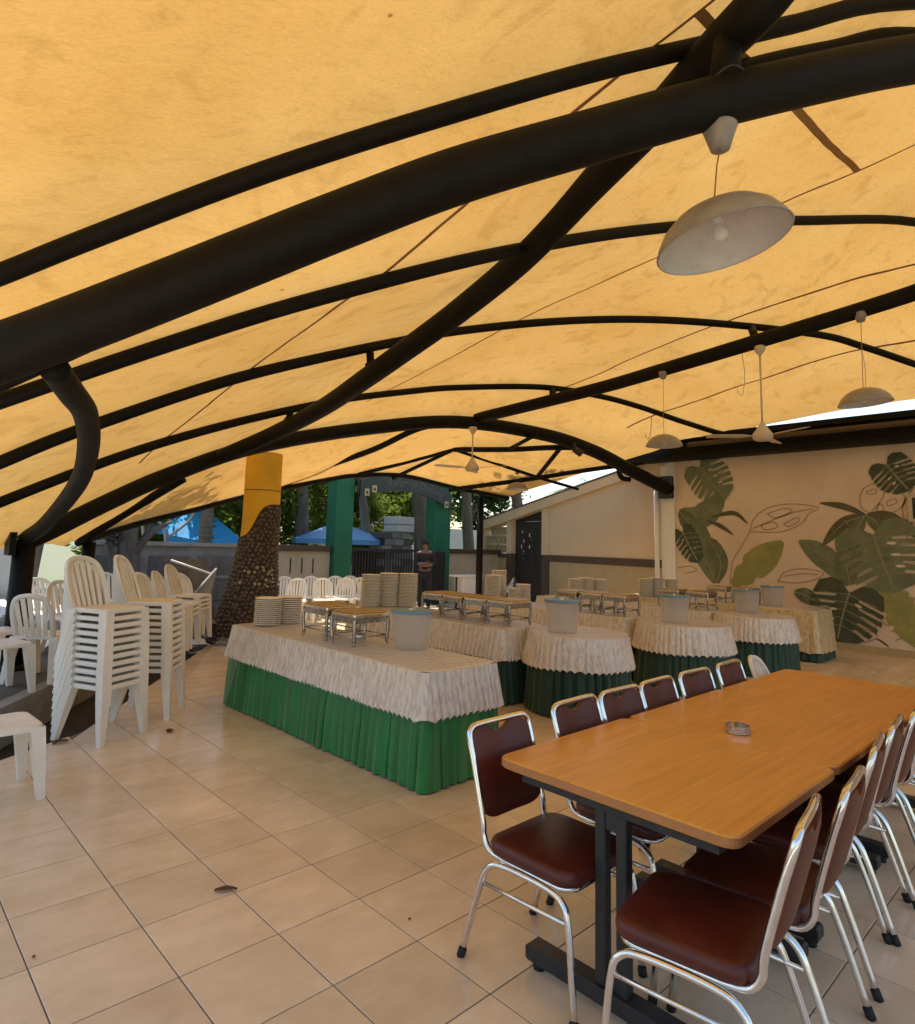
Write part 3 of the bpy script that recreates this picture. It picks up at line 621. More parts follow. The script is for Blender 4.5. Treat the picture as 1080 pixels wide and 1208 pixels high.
obj('gutter_pipe', MB().tube([(11.55, -9, 3.74), (11.55, 2.6, 3.74)], .05, 12), 'brown', g)
obj('downpipe_elbow', MB().tube(spl([(11.6, 4.2, 3.5), (11.6, 4.2, 3.28), (11.66, 4.15, 3.16), (11.8, 4.05, 3.14)], 5), .055, 10), 'tube', g)
obj('end_box', MB().box(11.55, 11.95, 4.0, 4.42, 3.4, 3.9, .01), 'tube', g)
tag(obj('arch_bracket', MB().box(11.82, 11.958, 3.12, 3.40, 2.70, 3.17, .012), 'steel'), 'black steel bracket holding the far arch to the pilaster', 'bracket')
pp = thing('drain_pipe', 'cream drain pipe running down beside the pilaster', 'pipe')
obj('pipe', MB().tube([(11.9, 3.49, 0), (11.9, 3.49, 2.9)], .05, 14), 'whitepaint', pp); obj('socket', MB().tube([(11.9, 3.49, 2.9), (11.9, 3.49, 3.02)], .062, 14), 'tube', pp)
# cream wall, built along its own length u, facing +y
W0 = Vector((12.03, 3.4, 0)); WD = Vector((2.07, 6.55, 0)).normalized(); WR = math.atan2(WD.y, WD.x)
cw = thing('cream_wall', 'cream side wall with sloping coping, brown band and dark lattice door', 'wall', W0, WR)
def low(u): return 3.39 - .163 * u
def wprism(us, z0f, z1f, y0, y1):
    mb = MB(); vs = []
    for y in (y0, y1):
        for u in us: vs += [(u, y, z0f(u)), (u, y, z1f(u))]
    n = len(us); fs = []
    for i in range(n - 1):
        a, b, c, d = 2 * i, 2 * i + 1, 2 * i + 3, 2 * i + 2; o = 2 * n
        fs += [(a, b, c, d), (a + o, d + o, c + o, b + o), (b, b + o, c + o, c), (a, d, d + o, a + o)]
    e = 2 * n - 2; o = 2 * n
    fs += [(0, o, o + 1, 1), (e, e + 1, e + 1 + o, e + o)]
    return mb.add(vs, fs)
cst = lambda c: (lambda u: c)
obj('upper_panel', wprism([-.05, 4.17], cst(1.41), low, -.2, 0), 'cream', cw)
obj('dado_panel', wprism([-.05, 4.17], cst(0), cst(1.239), -.2, 0), 'dado', cw)
obj('brown_band', wprism([.16, 4.5], cst(1.24), cst(1.409), -.2, .02), 'brown', cw)
obj('pilaster', wprism([4.172, 4.5], cst(1.41), low, -.2, .035), 'cream', cw); obj('pilaster_foot', wprism([4.172, 4.5], cst(0), cst(1.239), -.2, .035), 'brown', cw)
dr = obj('lattice_door', wprism([4.51, 6.08], cst(0), cst(2.34), -.16, -.12), 'dark', cw)
obj('door_transom', wprism([4.51, 6.08], cst(2.345), lambda u: low(u) - .01, -.17, -.1), 'dark', cw)
for i in range(3):
    for j in range(5):
        u = 4.72 + i * .45; z = 1.25 + j * .2
        mb = MB()
        for k in range(4): a = k * math.pi / 2; mb.bar((u, -.11, z), (u + .13 * math.cos(a + .78), -.11, z + .09 * math.sin(a + .78)), .02, .02)
        obj('lattice_motif', mb, 'brown', dr)
for u, z in ((5.32, 1.95), (5.32, 1.62), (5.62, 1.79), (5.62, 1.46), (5.74, 1.62), (5.7, 2.05)): obj('daylight_spot', MB().box(u - .022, u + .022, -.118, -.114, z - .05, z + .05), 'house', dr)  # pale plates on the solid door, standing in for daylight through the lattice
obj('door_post', wprism([6.09, 6.36], cst(1.41), low, -.2, .03), 'cream', cw); obj('door_post_foot', wprism([6.09, 6.36], cst(0), cst(1.409), -.2, .03), 'brown', cw)
obj('screen_sill', wprism([6.361, 7.9], cst(1.27), cst(1.40), -.2, .02), 'brown', cw); obj('screen_base', wprism([6.361, 7.9], cst(0), cst(1.269), -.2, 0), 'dado', cw)
obj('end_post', wprism([7.74, 7.9], cst(1.41), low, -.2, .02), 'cream', cw)
bb = MB()
for k in range(4): a0 = k * math.pi / 2; bb.add([(.13 * math.cos(a0) * .2, y, .13 * math.sin(a0) * .2) for y in (-.05, .05)] + [(.13 * math.cos(a0 + .5), y, .13 * math.sin(a0 + .5)) for y in (-.05, .05)] + [(.13 * math.cos(a0 - .5), y, .13 * math.sin(a0 - .5)) for y in (-.05, .05)], [(0, 1, 3, 2), (2, 3, 5, 4), (4, 5, 1, 0), (0, 2, 4), (1, 5, 3)])
for a in ((-.13, .13, -.13, -.105), (-.13, .13, .105, .13), (-.13, -.105, -.105, .105), (.105, .13, -.105, .105)): bb.box(a[0], a[1], -.055, .055, a[2], a[3])
bb = bb.mesh('breeze_block', 'dado')
for i in range(5):
    for j in range(4):
        u = 6.50 + i * .266; z = 1.545 + j * .266
        if z < low(u) - .12: link('breeze_block', bb, cw, (u, -.1, z))
obj('coping', wprism([-.1, 7.95], low, lambda u: low(u) + .2 + .012 * u, -.3, .1), 'cream', cw)
obj('ridge_cap', wprism([-.1, 7.95], lambda u: low(u) + .205 + .012 * u, lambda u: low(u) + .24 + .012 * u, -.32, .13), 'roof', cw)

# ------------------------------------------------------------------ back boundary: walls, pillars, gate, sign
bw = thing('boundary_wall', 'weathered grey boundary wall with dark panels behind the white chairs', 'wall')
obj('wall_body', MB().box(2.7, 5.85, 10, 10.22, -.14, 1.42), 'concrete', bw); obj('coping', MB().box(2.69, 5.86, 9.93, 10.29, 1.425, 1.5, .01), 'kerb', bw)
for i in range(3):
    x = 2.8 + i * .98; obj('wall_panel', MB().box(x, x + .82, 9.955, 9.998, .3, 1.22, .015), 'panel', bw)
    obj('panel_rail', MB().box(x, x + .82, 9.93, 9.954, .76, .82), 'concrete', bw)
by = thing('low_wall', 'low beige wall with brown cap between the yellow column and left green pillar', 'wall')
obj('wall_body', MB().box(5.86, 7.98, 9.95, 10.2, 0, 1.36), 'beige', by); obj('cap', MB().box(5.87, 7.98, 9.88, 10.26, 1.362, 1.5, .012), 'brown', by)
for x in (6.9, 7.2, 7.5): obj('slot', MB().box(x, x + .03, 9.94, 9.949, .85, 1.2), 'dark', by)
bz = thing('low_wall', 'low beige wall with brown cap right of the second green pillar', 'wall')
obj('wall_body', MB().box(11.89, 14.2, 9.95, 10.2, 0, 1.36), 'beige', bz); obj('cap', MB().box(11.93, 14.2, 9.88, 10.26, 1.362, 1.5, .012), 'brown', bz)
for x0, x1, zt, lab in ((8.0, 8.52, 3.36, 'left green square pillar beside the gate'), (11.28, 11.88, 3.25, 'right green square pillar beside the gate')):
    t = thing('gate_pillar', lab, 'pillar', group='gate pillars')
    obj('shaft', MB().box(x0, x1, 9.80, 10.22, 0, zt, .015), 'pillar', t); obj('cap', MB().box(x0 - .04, x1 + .04, 9.76, 10.26, zt + .002, zt + .08, .01), 'pillar', t)
gt = thing('gate', 'dark iron gate of upright bars between the green pillars', 'gate', (0, 9.95, 0))
for z in (.12, .75, 1.40): obj('rail', MB().box(8.53, 11.27, -.02, .02, z, z + .05), 'iron', gt)
bm_ = MB().box(-.016, .016, -.015, .015, .08, 1.46).mesh('bar', 'iron')
for i in range(29): link('bar', bm_, gt, (8.6 + i * .0925, .045, 0))
obj('kick_panel', MB().box(8.72, 9.45, .062, .075, .1, 1.38), 'iron', gt)
tag(obj('gate_post', MB().prism([(11.1, 9.5), (11.42, 9.5), (11.42, 9.66), (11.1, 9.66)], 0, 1.42, .02), 'dark'), 'dark door leaf folded open against the right green pillar', 'door')
sg = thing('welcome_sign', 'arched dark sign board reading Selamat Datang between the green pillars', 'sign')
ar = lambda t: 2.93 * (1 - t) + 2.80 * t + 1.32 * t * (1 - t)
n_ = 24; sv = []
for y in (9.60, 9.66):
    for dz in (-.22, .22): sv.append([(8.55 + 3.15 * i / n_, y, ar(i / n_) + dz) for i in range(n_ + 1)])
sb = MB(); sb.grid([sv[0], sv[1]], smooth=False); sb.grid([sv[2], sv[3]], smooth=False); sb.grid([sv[0], sv[2]], smooth=False); sb.grid([sv[1], sv[3]], smooth=False)
obj('board', sb, 'sign', sg)
def letters(txt, size, m, parent, posfn, shear=.28):
    x = 0
    for ch in txt:
        cu_ = bpy.data.curves.new('letter', 'FONT'); cu_.body = ch; cu_.size = size; cu_.extrude = .006; cu_.shear = shear
        tmp = bpy.data.objects.new('tmp', cu_); col.objects.link(tmp); bpy.context.view_layer.update()
        wdt = tmp.dimensions.x or size * .25
        if ch != ' ':
            me = bpy.data.meshes.new_from_object(tmp.evaluated_get(bpy.context.evaluated_depsgraph_get())); me.materials.clear(); me.materials.append(M[m])
            o = link('letter', me, parent); px, pz, a = posfn(x); o.location = (px, 9.592, pz); o.rotation_euler = (R(90), -a, 0)
        bpy.data.objects.remove(tmp); x += wdt * 1.12 + .012
def pos(x):
    t = .27 + x / 3.15; e = 1e-3; return 8.55 + 3.15 * t, ar(t) - .08, math.atan2(ar(t + e) - ar(t), 3.15 * e)
letters('Selamat Datang', .26, 'signtext', sg, pos)
for x, z in ((8.75, 2.86), (8.98, 2.96), (11.5, 2.72)):
    o = obj('tag_plate', MB().box(x - .07, x + .07, 9.585, 9.598, z - .09, z + .09), 'yellowtag', sg); obj('tag_mark', MB().box(x - .03, x + .03, 9.58, 9.584, z - .04, z + .03), 'sign', o)

# ------------------------------------------------------------------ yellow column clad with stones
yc = thing('stone_column', 'yellow round column, lower part flaring and clad with dark river stones', 'column', (4.24, 6.30, 0))
def col_r(z): return .290 + .28 * max(0, (1.75 - z) / 1.75) ** 1.5
def col_c(z): return Vector((-.13 * max(0, (1.9 - z) / 1.9) ** 1.4, .06 * max(0, (1.9 - z) / 1.9), 0))
ring = []
for z in [i * .15 for i in range(21)]: ring.append([col_c(z) + Vector((col_r(z) * math.cos(a), col_r(z) * math.sin(a), z)) for a in [2 * math.pi * k / 36 for k in range(36)]])
obj('shaft', MB().grid(ring[9:], closed=True), 'yellow', yc); obj('stone_bed', MB().grid(ring[:10], closed=True), 'mortar', yc)
obj('joint_line', MB().lathe([(.292, 0), (.294, .006), (.292, .012)], 36, (0, 0, 2.38), capb=False, capt=False), 'brown', yc)
def bound(a): return 1.90 + .27 * math.tanh(2.6 * math.cos(a + R(43)))   # upper edge of the stone cladding, higher on one side
st = MB(); pale = MB(); mo = MB()
ico = bmesh.new(); bmesh.ops.create_icosphere(ico, subdivisions=1, radius=1); iv = [v.co.copy() for v in ico.verts]; ifc = [[v.index for v in f.verts] for f in ico.faces]; ico.free()
fs_ = [[col_c(z) + Vector(((col_r(z) + .008) * math.cos(a), (col_r(z) + .008) * math.sin(a), z)) for z in [1.3 + (bound(a) - 1.3) * q / 6 for q in range(7)]] for a in [2 * math.pi * k / 48 for k in range(49)]]
mo.grid(fs_)
obj('stone_bed', mo, 'mortar', yc)
z = .05; rowi = 0
while z < 2.3:
    rr = col_r(z); q = int(2 * math.pi * rr / .074)
    for k in range(q):
        a = 2 * math.pi * (k + .5 * (rowi % 2) + rnd.uniform(-.2, .2)) / q; zz = z + rnd.uniform(-.02, .02)
        if zz > bound(a) - .03: continue
        rr = col_r(zz); c = col_c(zz) + Vector((rr * math.cos(a), rr * math.sin(a), zz)); s = Vector((rnd.uniform(.022, .042), rnd.uniform(.022, .042), rnd.uniform(.022, .036)))
        er, et = Vector((math.cos(a), math.sin(a), 0)), Vector((-math.sin(a), math.cos(a), 0)); tl = rnd.uniform(-.6, .6)
        dst = pale if abs(zz - 1.02) < .16 and abs((a - math.atan2(-.69, -.2) + math.pi) % (2 * math.pi) - math.pi) < .75 and rnd.random() < .5 else st
        dst.add([c + er * v.x * .03 + (et * math.cos(tl) + Vector((0, 0, math.sin(tl)))) * v.y * s.y + (Vector((0, 0, math.cos(tl))) - et * math.sin(tl)) * v.z * s.z for v in iv], ifc, True)
    z += .062; rowi += 1
tag(obj('stones', st, 'stone', yc), kind='stuff'); tag(obj('pale_stones', pale, 'palestone', yc), kind='stuff')

# ------------------------------------------------------------------ dining tables
def rrect(x0, x1, y0, y1, r, n=6):
    out = []
    for cx, cy, a0 in ((x1 - r, y1 - r, 0), (x0 + r, y1 - r, 90), (x0 + r, y0 + r, 180), (x1 - r, y0 + r, 270)):
        for k in range(n + 1): a = R(a0 + 90 * k / n); out.append((cx + r * math.cos(a), cy + r * math.sin(a)))
    return out
def dining_table(x0, x1, y0, y1, label):
    t = thing('dining_table', label, 'table', ((x0 + x1) / 2, (y0 + y1) / 2, 0), group='orange wood dining tables in a row')
    a, b = (x1 - x0) / 2, (y1 - y0) / 2
    obj('tabletop', MB().prism(rrect(-a, a, -b, b, .05), .712, .75, .006), 'wood', t)
    obj('edge_band', MB().prism(rrect(-a - .0015, a + .0015, -b - .0015, b + .0015, .05), .7185, .7435, 0), mat_edge, t)
    for s in (-1, 1):
        x = s * (a - .09)
        obj('top_bar', MB().box(x - .025, x + .025, -b + .08, b - .08, .66, .7115), 'steel', t)
        for yy in (-.046, .039): obj('leg', MB().box(x - .022, x + .022, yy - .021, yy + .021, .085, .6595, .004), 'steel', t)
        for za, zb in ((.0855, .13), (.60, .659)): obj('leg_gusset', MB().box(x - .015, x + .015, -.0245, .0175, za, zb), 'steel', t)
        f = obj('foot_bar', MB().prism([(x - .035, -.36), (x + .035, -.36), (x + .035, .36), (x - .035, .36)], .03, .0845, .008), 'steel', t)
        for yy in (-.32, .32): obj('levelling_foot', MB().lathe([(.024, 0), (.024, .02), (.012, .0295)], 12, (x, yy, 0)), 'rubber', f)
    obj('apron', MB().box(-a + .12, a - .12, -.02, .02, .60, .7115), 'steel', t)
    return t
mat_edge = mat('edge_band', (.40, .17, .06), .45, var=.1, vscale=8)
dining_table(1.355, 2.318, -2.42, -1.475, 'nearest orange laminate table, its rounded corner towards the camera')
dining_table(2.326, 3.41, -2.415, -1.478, 'middle orange laminate table with the metal ashtray on it')
dining_table(3.418, 4.54, -2.42, -1.482, 'farthest orange laminate table, beside the white plastic chair')
at = thing('ashtray', 'round stainless ashtray with notched rim on the middle table', 'ashtray', (2.513, -1.955, .7505))
obj('bowl', MB().lathe([(.052, 0), (.056, .002), (.056, .008), (.05, .006), (0, .006)], 28), 'stainless', at)
rim = MB()
for k in range(28):
    if k in (3, 13, 22): continue
    a0, a1 = 2 * math.pi * k / 28, 2 * math.pi * (k + 1) / 28
    q = lambda r_, a, z: (r_ * math.cos(a), r_ * math.sin(a), z)
    rim.add([q(.057, a0, .009), q(.057, a1, .009), q(.057, a1, .034), q(.057, a0, .034), q(.049, a0, .009), q(.049, a1, .009), q(.049, a1, .034), q(.049, a0, .034)], [(0, 1, 2, 3), (7, 6, 5, 4), (3, 2, 6, 7), (0, 3, 7, 4), (1, 5, 6, 2)])
obj('rim', rim, 'stainless', at)

# ------------------------------------------------------------------ chrome and vinyl chairs (facing +y)
def cushion(w, d, z0, z1, bulge=.012, n=4):
    """puffed rounded cushion"""
    rows = []
    def ring(k, z, dome=0): return [(x * k, y * k, z + dome) for x, y in rrect(-w, w, -d, d, .07, 5)]
    for k, z in ((.90, z0), (.985, z0 + .006), (1, z0 + .018), (1, z1 - .022), (.975, z1 - .006), (.9, z1), (.6, z1 + bulge * .7), (.25, z1 + bulge)): rows.append(ring(k, z))
    mb = MB(); mb.grid(rows, closed=True); o = len(rows[0]); L = len(rows)
    mb.add(rows[-1], [tuple(range(o))], True); mb.add(rows[0], [tuple(range(o - 1, -1, -1))]); return mb
def chrome_chair():
    P = []
    seat = cushion(.215, .202, .415, .470)
    P.append(('seat', seat.mesh('seat', 'vinyl')))
    P.append(('seat_rim', MB().prism([(x * 1.015, y * 1.015) for x, y in rrect(-.2, .2, -.19, .19, .07, 5)], .398, .4145, .003, True).mesh('seat_rim', 'chrome')))
    # backrest panel with a scooped grip along its top edge
    def bk(x, h): y = -.225 - .095 * ((h - .50) / .34); return (x, y, h)
    cols_ = 14; fr = []; bkk = []
    for i in range(cols_ + 1):
        x = -.178 + .356 * i / cols_; u = x / .178
        top = .838 - .026 * abs(u) ** 8 - (.034 * max(0, 1 - (abs(x) / .062) ** 2) ** .5 if abs(x) < .062 else 0)
        bot = .505 + .03 * abs(u) ** 5
        a = []; b = []
        for j in range(9):
            h = bot + (top - bot) * j / 8; x_, y_, z_ = bk(x, h); th = .020 * (1 - abs(u) ** 6 * .55) * (1 - abs(j / 4 - 1) ** 6 * .55); cv = -.018 * (1 - u * u)
            a.append((x_, y_ + th + cv, z_)); b.append((x_, y_ - th + cv, z_))
        fr.append(a); bkk.append(b)
    mb = MB(); mb.grid(fr); mb.grid([r[::-1] for r in bkk])
    for A_, B_ in ((fr[0], bkk[0]), (fr[-1], bkk[-1])): mb.grid([A_, B_])
    mb.grid([[r[0] for r in fr], [r[0] for r in bkk]]); mb.grid([[r[-1] for r in fr], [r[-1] for r in bkk]])
    P.append(('backrest', mb.mesh('backrest', 'vinyl')))
    side = [(-.10, .405), (-.185, .412), (-.222, .455), (-.232, .52), (-.28, .70), (-.312, .805)]
    L = [(-.188, y, z) for y, z in side]; Rr = [(.188, y, z) for y, z in side[::-1]]
    loop = spl(L + [(-.172, -.320, .838), (-.13, -.3225, .848), (0, -.325, .848), (.13, -.3225, .848), (.172, -.320, .838)] + Rr, 4)
    P.append(('back_frame', MB().tube(loop, .0125, 10).mesh('back_frame', 'chrome')))
    for s in (-1, 1):
        x = s * .208
        f = spl([(s * .218, .225, .012), (s * .213, .195, .30), (x, .165, .372), (x, .09, .395), (x, -.10, .392), (s * .212, -.175, .365), (s * .217, -.22, .27), (s * .222, -.30, .012)], 5)
        sub = [('foot_cap', MB().tube([(s * .218, .226, 0), (s * .218, .222, .03)], .0165, 10).mesh('foot_cap', 'rubber')), ('foot_cap', MB().tube([(s * .222, -.305, 0), (s * .222, -.293, .032)], .0165, 10).mesh('foot_cap', 'rubber')),
               ('stretcher', MB().tube([(s * .213, .195, .315), (s * .2165, -.205, .305)], .008, 8).mesh('stretcher', 'chrome'))]
        P.append(('side_frame', MB().tube(f, .0125, 10).mesh('side_frame', 'chrome'), sub))
    P.append(('cross_tube', MB().tube([(-.208, .12, .393), (.208, .12, .393)], .010, 8).mesh('cross_tube', 'chrome'))); P.append(('cross_tube', MB().tube([(-.208, -.09, .393), (.208, -.09, .393)], .010, 8).mesh('cross_tube', 'chrome')))
    return P
CH = chrome_chair()
GR = 'chrome chairs along the long table'
ordn = ['nearest', 'second', 'third', 'fourth', 'fifth', 'farthest']
for k, (x, y, a) in enumerate(((1.49, -1.685, 0), (2.06, -1.68, 1.5), (2.45, -1.685, -1), (2.86, -1.68, 1), (3.31, -1.685, -2), (3.84, -1.68, 1))):
    place(CH, 'dining_chair', '%s brown vinyl chrome chair on the buffet side of the long table' % ordn[k], 'chair', (x, y, 0), math.pi + R(a), GR)
ordr = ['nearest', 'second', 'third', 'fourth', 'fifth', 'sixth', 'farthest']
for k, (x, y, a) in enumerate(((1.42, -2.265, 9), (1.86, -2.27, 6), (2.42, -2.21, 8), (2.88, -2.18, 6), (3.28, -2.185, 5), (3.72, -2.18, 4), (4.2, -2.18, 5))):
    place(CH, 'dining_chair', '%s brown vinyl chrome chair on the right side of the long table' % ordr[k], 'chair', (x, y, 0), R(a), GR)

# ------------------------------------------------------------------ white plastic chairs (facing +y)
def plastic_chair():
    P = []
    def sx(y): return .20 + .02 * (y + .2) / .4
    # seat: dished slab with an apron
    rows = []
    for k, z in ((1.0, .400), (1.02, .424), (1.0, .433), (.9, .434), (.6, .424), (.2, .42)):
        rows.append([(x * k * (1 + .05 * y / .2), y * k, z) for x, y in rrect(-.205, .205, -.2, .2, .06, 4)])
    mb = MB(); mb.grid(rows, closed=True); n = len(rows[0]); mb.add(rows[-1], [tuple(range(n))], True)
    P.append(('seat', mb.mesh('seat', 'plastic')))
    def bk(x, z): return (x, -.185 - .15 * ((z - .43) / .40) - .02 * (1 - (x / .2) ** 2), z)
    # back: arched band
    pts = [(-.188, .41), (-.197, .56), (-.19, .68), (-.155, .775), (-.09, .822), (0, .838), (.09, .822), (.155, .775), (.19, .68), (.197, .56), (.188, .41)]
    pp_ = spl([bk(*p) for p in pts], 3); mb = MB(); a = []; b = []; c = []; d = []
    for i, q in enumerate(pp_):
        cen = Vector((0, q.y + .02, .55)); t = (pp_[min(i + 1, len(pp_) - 1)] - pp_[max(i - 1, 0)]).normalized(); nin = t.cross(Vector((0, 1, .35))).normalized()
        if nin.dot(Vector((0, q.y, .56)) - q) < 0: nin = -nin
        wd = .045
        a.append(q + Vector((0, .012, 0))); b.append(q + nin * wd + Vector((0, .010, 0))); c.append(q + nin * wd - Vector((0, .010, 0))); d.append(q - Vector((0, .014, 0)))
    mb.grid([a, b, c, d, a])
    P.append(('back_frame', mb.mesh('back_frame', 'plastic')))
    for x0, x1 in ((-.105, -.128), (-.052, -.062), (0, 0), (.052, .062), (.105, .128)):
        top = .80 - 1.9 * x1 * x1; mb = MB(); w0, w1 = .017, .021; r0 = []; r1 = []
        for j in range(6):
            z = .42 + (top - .42) * j / 5; x = x0 + (x1 - x0) * j / 5; ww = w0 + (w1 - w0) * j / 5; _, y, _ = bk(x, z)
            r0.append([(x - ww, y + .006, z), (x + ww, y + .006, z), (x + ww, y - .006, z), (x - ww, y - .006, z)])
        mb.grid([r + [r[0]] for r in r0], smooth=False)
        P.append(('slat', mb.mesh('slat', 'plastic')))
    for sx_ in (-1, 1):
        for sy, ty, by in ((1, .165, .215), (-1, -.155, -.245)):
            rows = []
            for z, x, y, h in ((.425, .178, ty, .040), (.30, .19, ty + (by - ty) * .3, .036), (.12, .205, ty + (by - ty) * .72, .027), (0, .214, by, .021)):
                X = sx_ * x; rows.append([(X - h, y - h, z), (X + h, y - h, z), (X + h, y + h, z), (X - h, y + h, z)])
            mb = MB(); mb.grid(rows[::-1], closed=True, smooth=False); mb.add(rows[-1], [(3, 2, 1, 0)])
            P.append(('leg', mb.mesh('leg', 'plastic')))
    return P
PC = plastic_chair()
def face(dx, dy): return math.atan2(-dx, dy)
def stack(x, y, rz, n, z0, where, group, lean=.004, pitch=.058):
    for k in range(n):
        pos_ = 'bottom chair' if k == 0 else 'top chair' if k == n - 1 else ['', 'second', 'third', 'fourth', 'fifth', 'sixth', 'seventh', 'eighth', 'ninth', 'tenth'][k] + ' chair up'
        place(PC, 'plastic_chair', '%s of %s' % (('white plastic ' + pos_), where), 'chair', (x + lean * k * math.sin(rz), y - lean * k * math.cos(rz), z0 + k * pitch), rz + R(rnd.uniform(-.8, .8)), group)
stack(1.0, 2.43, face(.48, -.88), 11, 0, 'the tall stack nearest the camera', 'chairs in the near stack')
stack(1.52, 2.86, face(.80, -.60), 11, 0, 'the tall stack behind the nearest one', 'chairs in the second stack')
place(PC, 'plastic_chair', 'white plastic chair cut by the left edge, its front leg on the tiles', 'chair', (.14, 1.52, 0), face(.85, .05), 'loose white plastic chairs')
OUT = [((.86, 3.98), (.62, .78), 'white plastic chair facing the stacks, in front of the thick left post'), ((.42, 3.55), (.8, .2), 'white plastic chair at the left edge before the thick left post'),
       ((.62, 4.45), (.9, .3), 'white plastic chair half hidden behind the left post chair'), ((1.42, 5.35), (.3, -.95), 'white plastic chair right of the thick left post'), ((1.30, 5.9), (.35, -.9), 'white plastic chair behind the one right of the left post')]
for (x, y), f, lab in OUT: place(PC, 'plastic_chair', lab, 'chair', (x, y, .2), face(*f), 'loose white plastic chairs')
for x, y, f, n, wh in ((2.28, 4.75, (.8, -.6), 3, 'the low stack behind the tall stacks'), (2.62, 5.2, (.8, -.6), 3, 'the middle low stack on the paving'), (2.98, 5.75, (.7, -.7), 4, 'the low stack nearest the stone column')):
    stack(x, y, face(*f), n, .2, wh, 'low stacks on the raised paving')
for x, y, f, lab in ((2.35, 7.15, (.15, -1), 'bluish white plastic chair left of the row by the grey wall'), (2.78, 7.05, (.1, -1), 'bluish white plastic chair in the middle of the row by the grey wall'), (3.25, 6.85, (-.1, -1), 'bluish white plastic chair right of the row by the grey wall'), (2.66, 6.5, (.2, -1), 'bluish white plastic chair set before the row by the grey wall'), (3.12, 6.32, (.0, -1), 'bluish white plastic chair closest to the leaning boards')):
    place(PC, 'plastic_chair', lab, 'chair', (x, y, .2), face(*f), 'chairs by the grey wall')
FC = [(5.93, 8.52), (6.56, 8.44), (7.12, 8.37), (7.53, 8.36), (7.78, 8.03), (5.84, 7.82), (6.45, 7.75), (6.93, 7.76), (7.34, 7.69)]
for k, (x, y) in enumerate(FC):
    place(PC, 'plastic_chair', '%s white plastic chair from the left before the beige wall' % ['back row first', 'back row second', 'back row third', 'back row fourth', 'back row fifth', 'front row first', 'front row second', 'front row third', 'front row fourth'][k], 'chair', (x, y, .02), face(rnd.uniform(-.15, .15) - .55, -.8), 'chairs before the gate')
place(PC, 'plastic_chair', 'lone cream plastic chair at the far end of the chrome chair row', 'chair', (4.42, -1.66, 0), math.pi + R(8), 'loose white plastic chairs')

# ------------------------------------------------------------------ draped buffet tables
def path_rect(x0, x1, y0, y1, r):
    segs = []
    for (ax, ay), (bx, by), c, a0 in (((x0 + r, y0), (x1 - r, y0), (x1 - r, y0 + r), -90), ((x1, y0 + r), (x1, y1 - r), (x1 - r, y1 - r), 0), ((x1 - r, y1), (x0 + r, y1), (x0 + r, y1 - r), 90), ((x0, y1 - r), (x0, y0 + r), (x0 + r, y0 + r), 180)):
        segs.append(('l', (ax, ay), (bx, by), math.hypot(bx - ax, by - ay), a0)); segs.append(('a', c, r, r * math.pi / 2, a0))
    L = sum(s[3] for s in segs)
    def f(s):
        s %= L
        for q in segs:
            if s <= q[3]:
                if q[0] == 'l':
                    t = s / q[3]; a = R(q[4]); return Vector((q[1][0] + (q[2][0] - q[1][0]) * t, q[1][1] + (q[2][1] - q[1][1]) * t, 0)), Vector((math.cos(a), math.sin(a), 0))
                a = R(q[4]) + s / q[2]; return Vector((q[1][0] + q[2] * math.cos(a), q[1][1] + q[2] * math.sin(a), 0)), Vector((math.cos(a), math.sin(a), 0))
            s -= q[3]
        return f(0)
    return f, L
def path_circ(cx, cy, r): return (lambda s: (Vector((cx + r * math.cos(s / r), cy + r * math.sin(s / r), 0)), Vector((math.cos(s / r), math.sin(s / r), 0)))), 2 * math.pi * r
def drape(path, z0, z1, off0, flare, amp, lam, seed, rows=9, scallop=0, step=.011, gather=1.0, crisp=True):
    f, L = path; n = int(L / step); out = []
    ph = seed * 7.3
    for j in range(rows + 1):
        u = j / rows; rw = []
        for i in range(n):
            s = L * i / n; p, nr = f(s); tg = Vector((-nr.y, nr.x, 0))
            q = s + .5 * lam * noise.noise((s * 1.7, ph, 0)) + .02 * noise.noise((s * 9, ph, 5))
            am = amp * (.35 + 1.5 * abs(noise.noise((s * 2.6, ph, 9)))) * min(1, .25 + u * 1.2)
            q += .33 * lam * noise.noise((s * 5.3, ph, 20)); wv = math.sin(2 * math.pi * q / lam); wv = (1 - 2 * abs(math.sin(math.pi * q / lam)) ** .7) * -.8 + .3 * math.sin(4.6 * math.pi * q / lam + 1 + 2 * u) * (.4 + noise.noise((s * 3.7, ph, 31))) if crisp else wv * .75 + .25 * math.sin(4 * math.pi * q / lam + 1 + 2 * u)
            d = off0 + flare * u ** 1.2 + am * wv * gather + .012 * u * noise.noise((s * 3.1, u * 2, ph + 4))
            sw = .012 * u * noise.noise((s * 4, ph, 12))
            z = z0 + (z1 - z0) * u + (scallop * abs(math.sin(math.pi * q / lam)) + .012 * noise.noise((s * 2.5, ph, 2))) * u ** 3
            v = p + nr * d + tg * sw; rw.append((v.x, v.y, z))
        out.append(rw)
    return MB().grid(out, closed=True)
def cloth_top(path, z, inset=0):
    f, L = path; n = 64; c = sum((f(L * i / n)[0] for i in range(n)), Vector()) / n; rows = []
    for k in (1, .995, .97, .8, .55, .3, .06):
        rows.append([(c.x + (f(L * i / n)[0].x - c.x) * k, c.y + (f(L * i / n)[0].y - c.y) * k, z + (-.006 if k == 1 else 0) + .002 * noise.noise((f(L * i / n)[0].x * 4 * k, f(L * i / n)[0].y * 4 * k, 1))) for i in range(n)])
    return MB().grid(rows, closed=True).add([rows[-1][i] for i in range(n)], [tuple(range(n))], True)
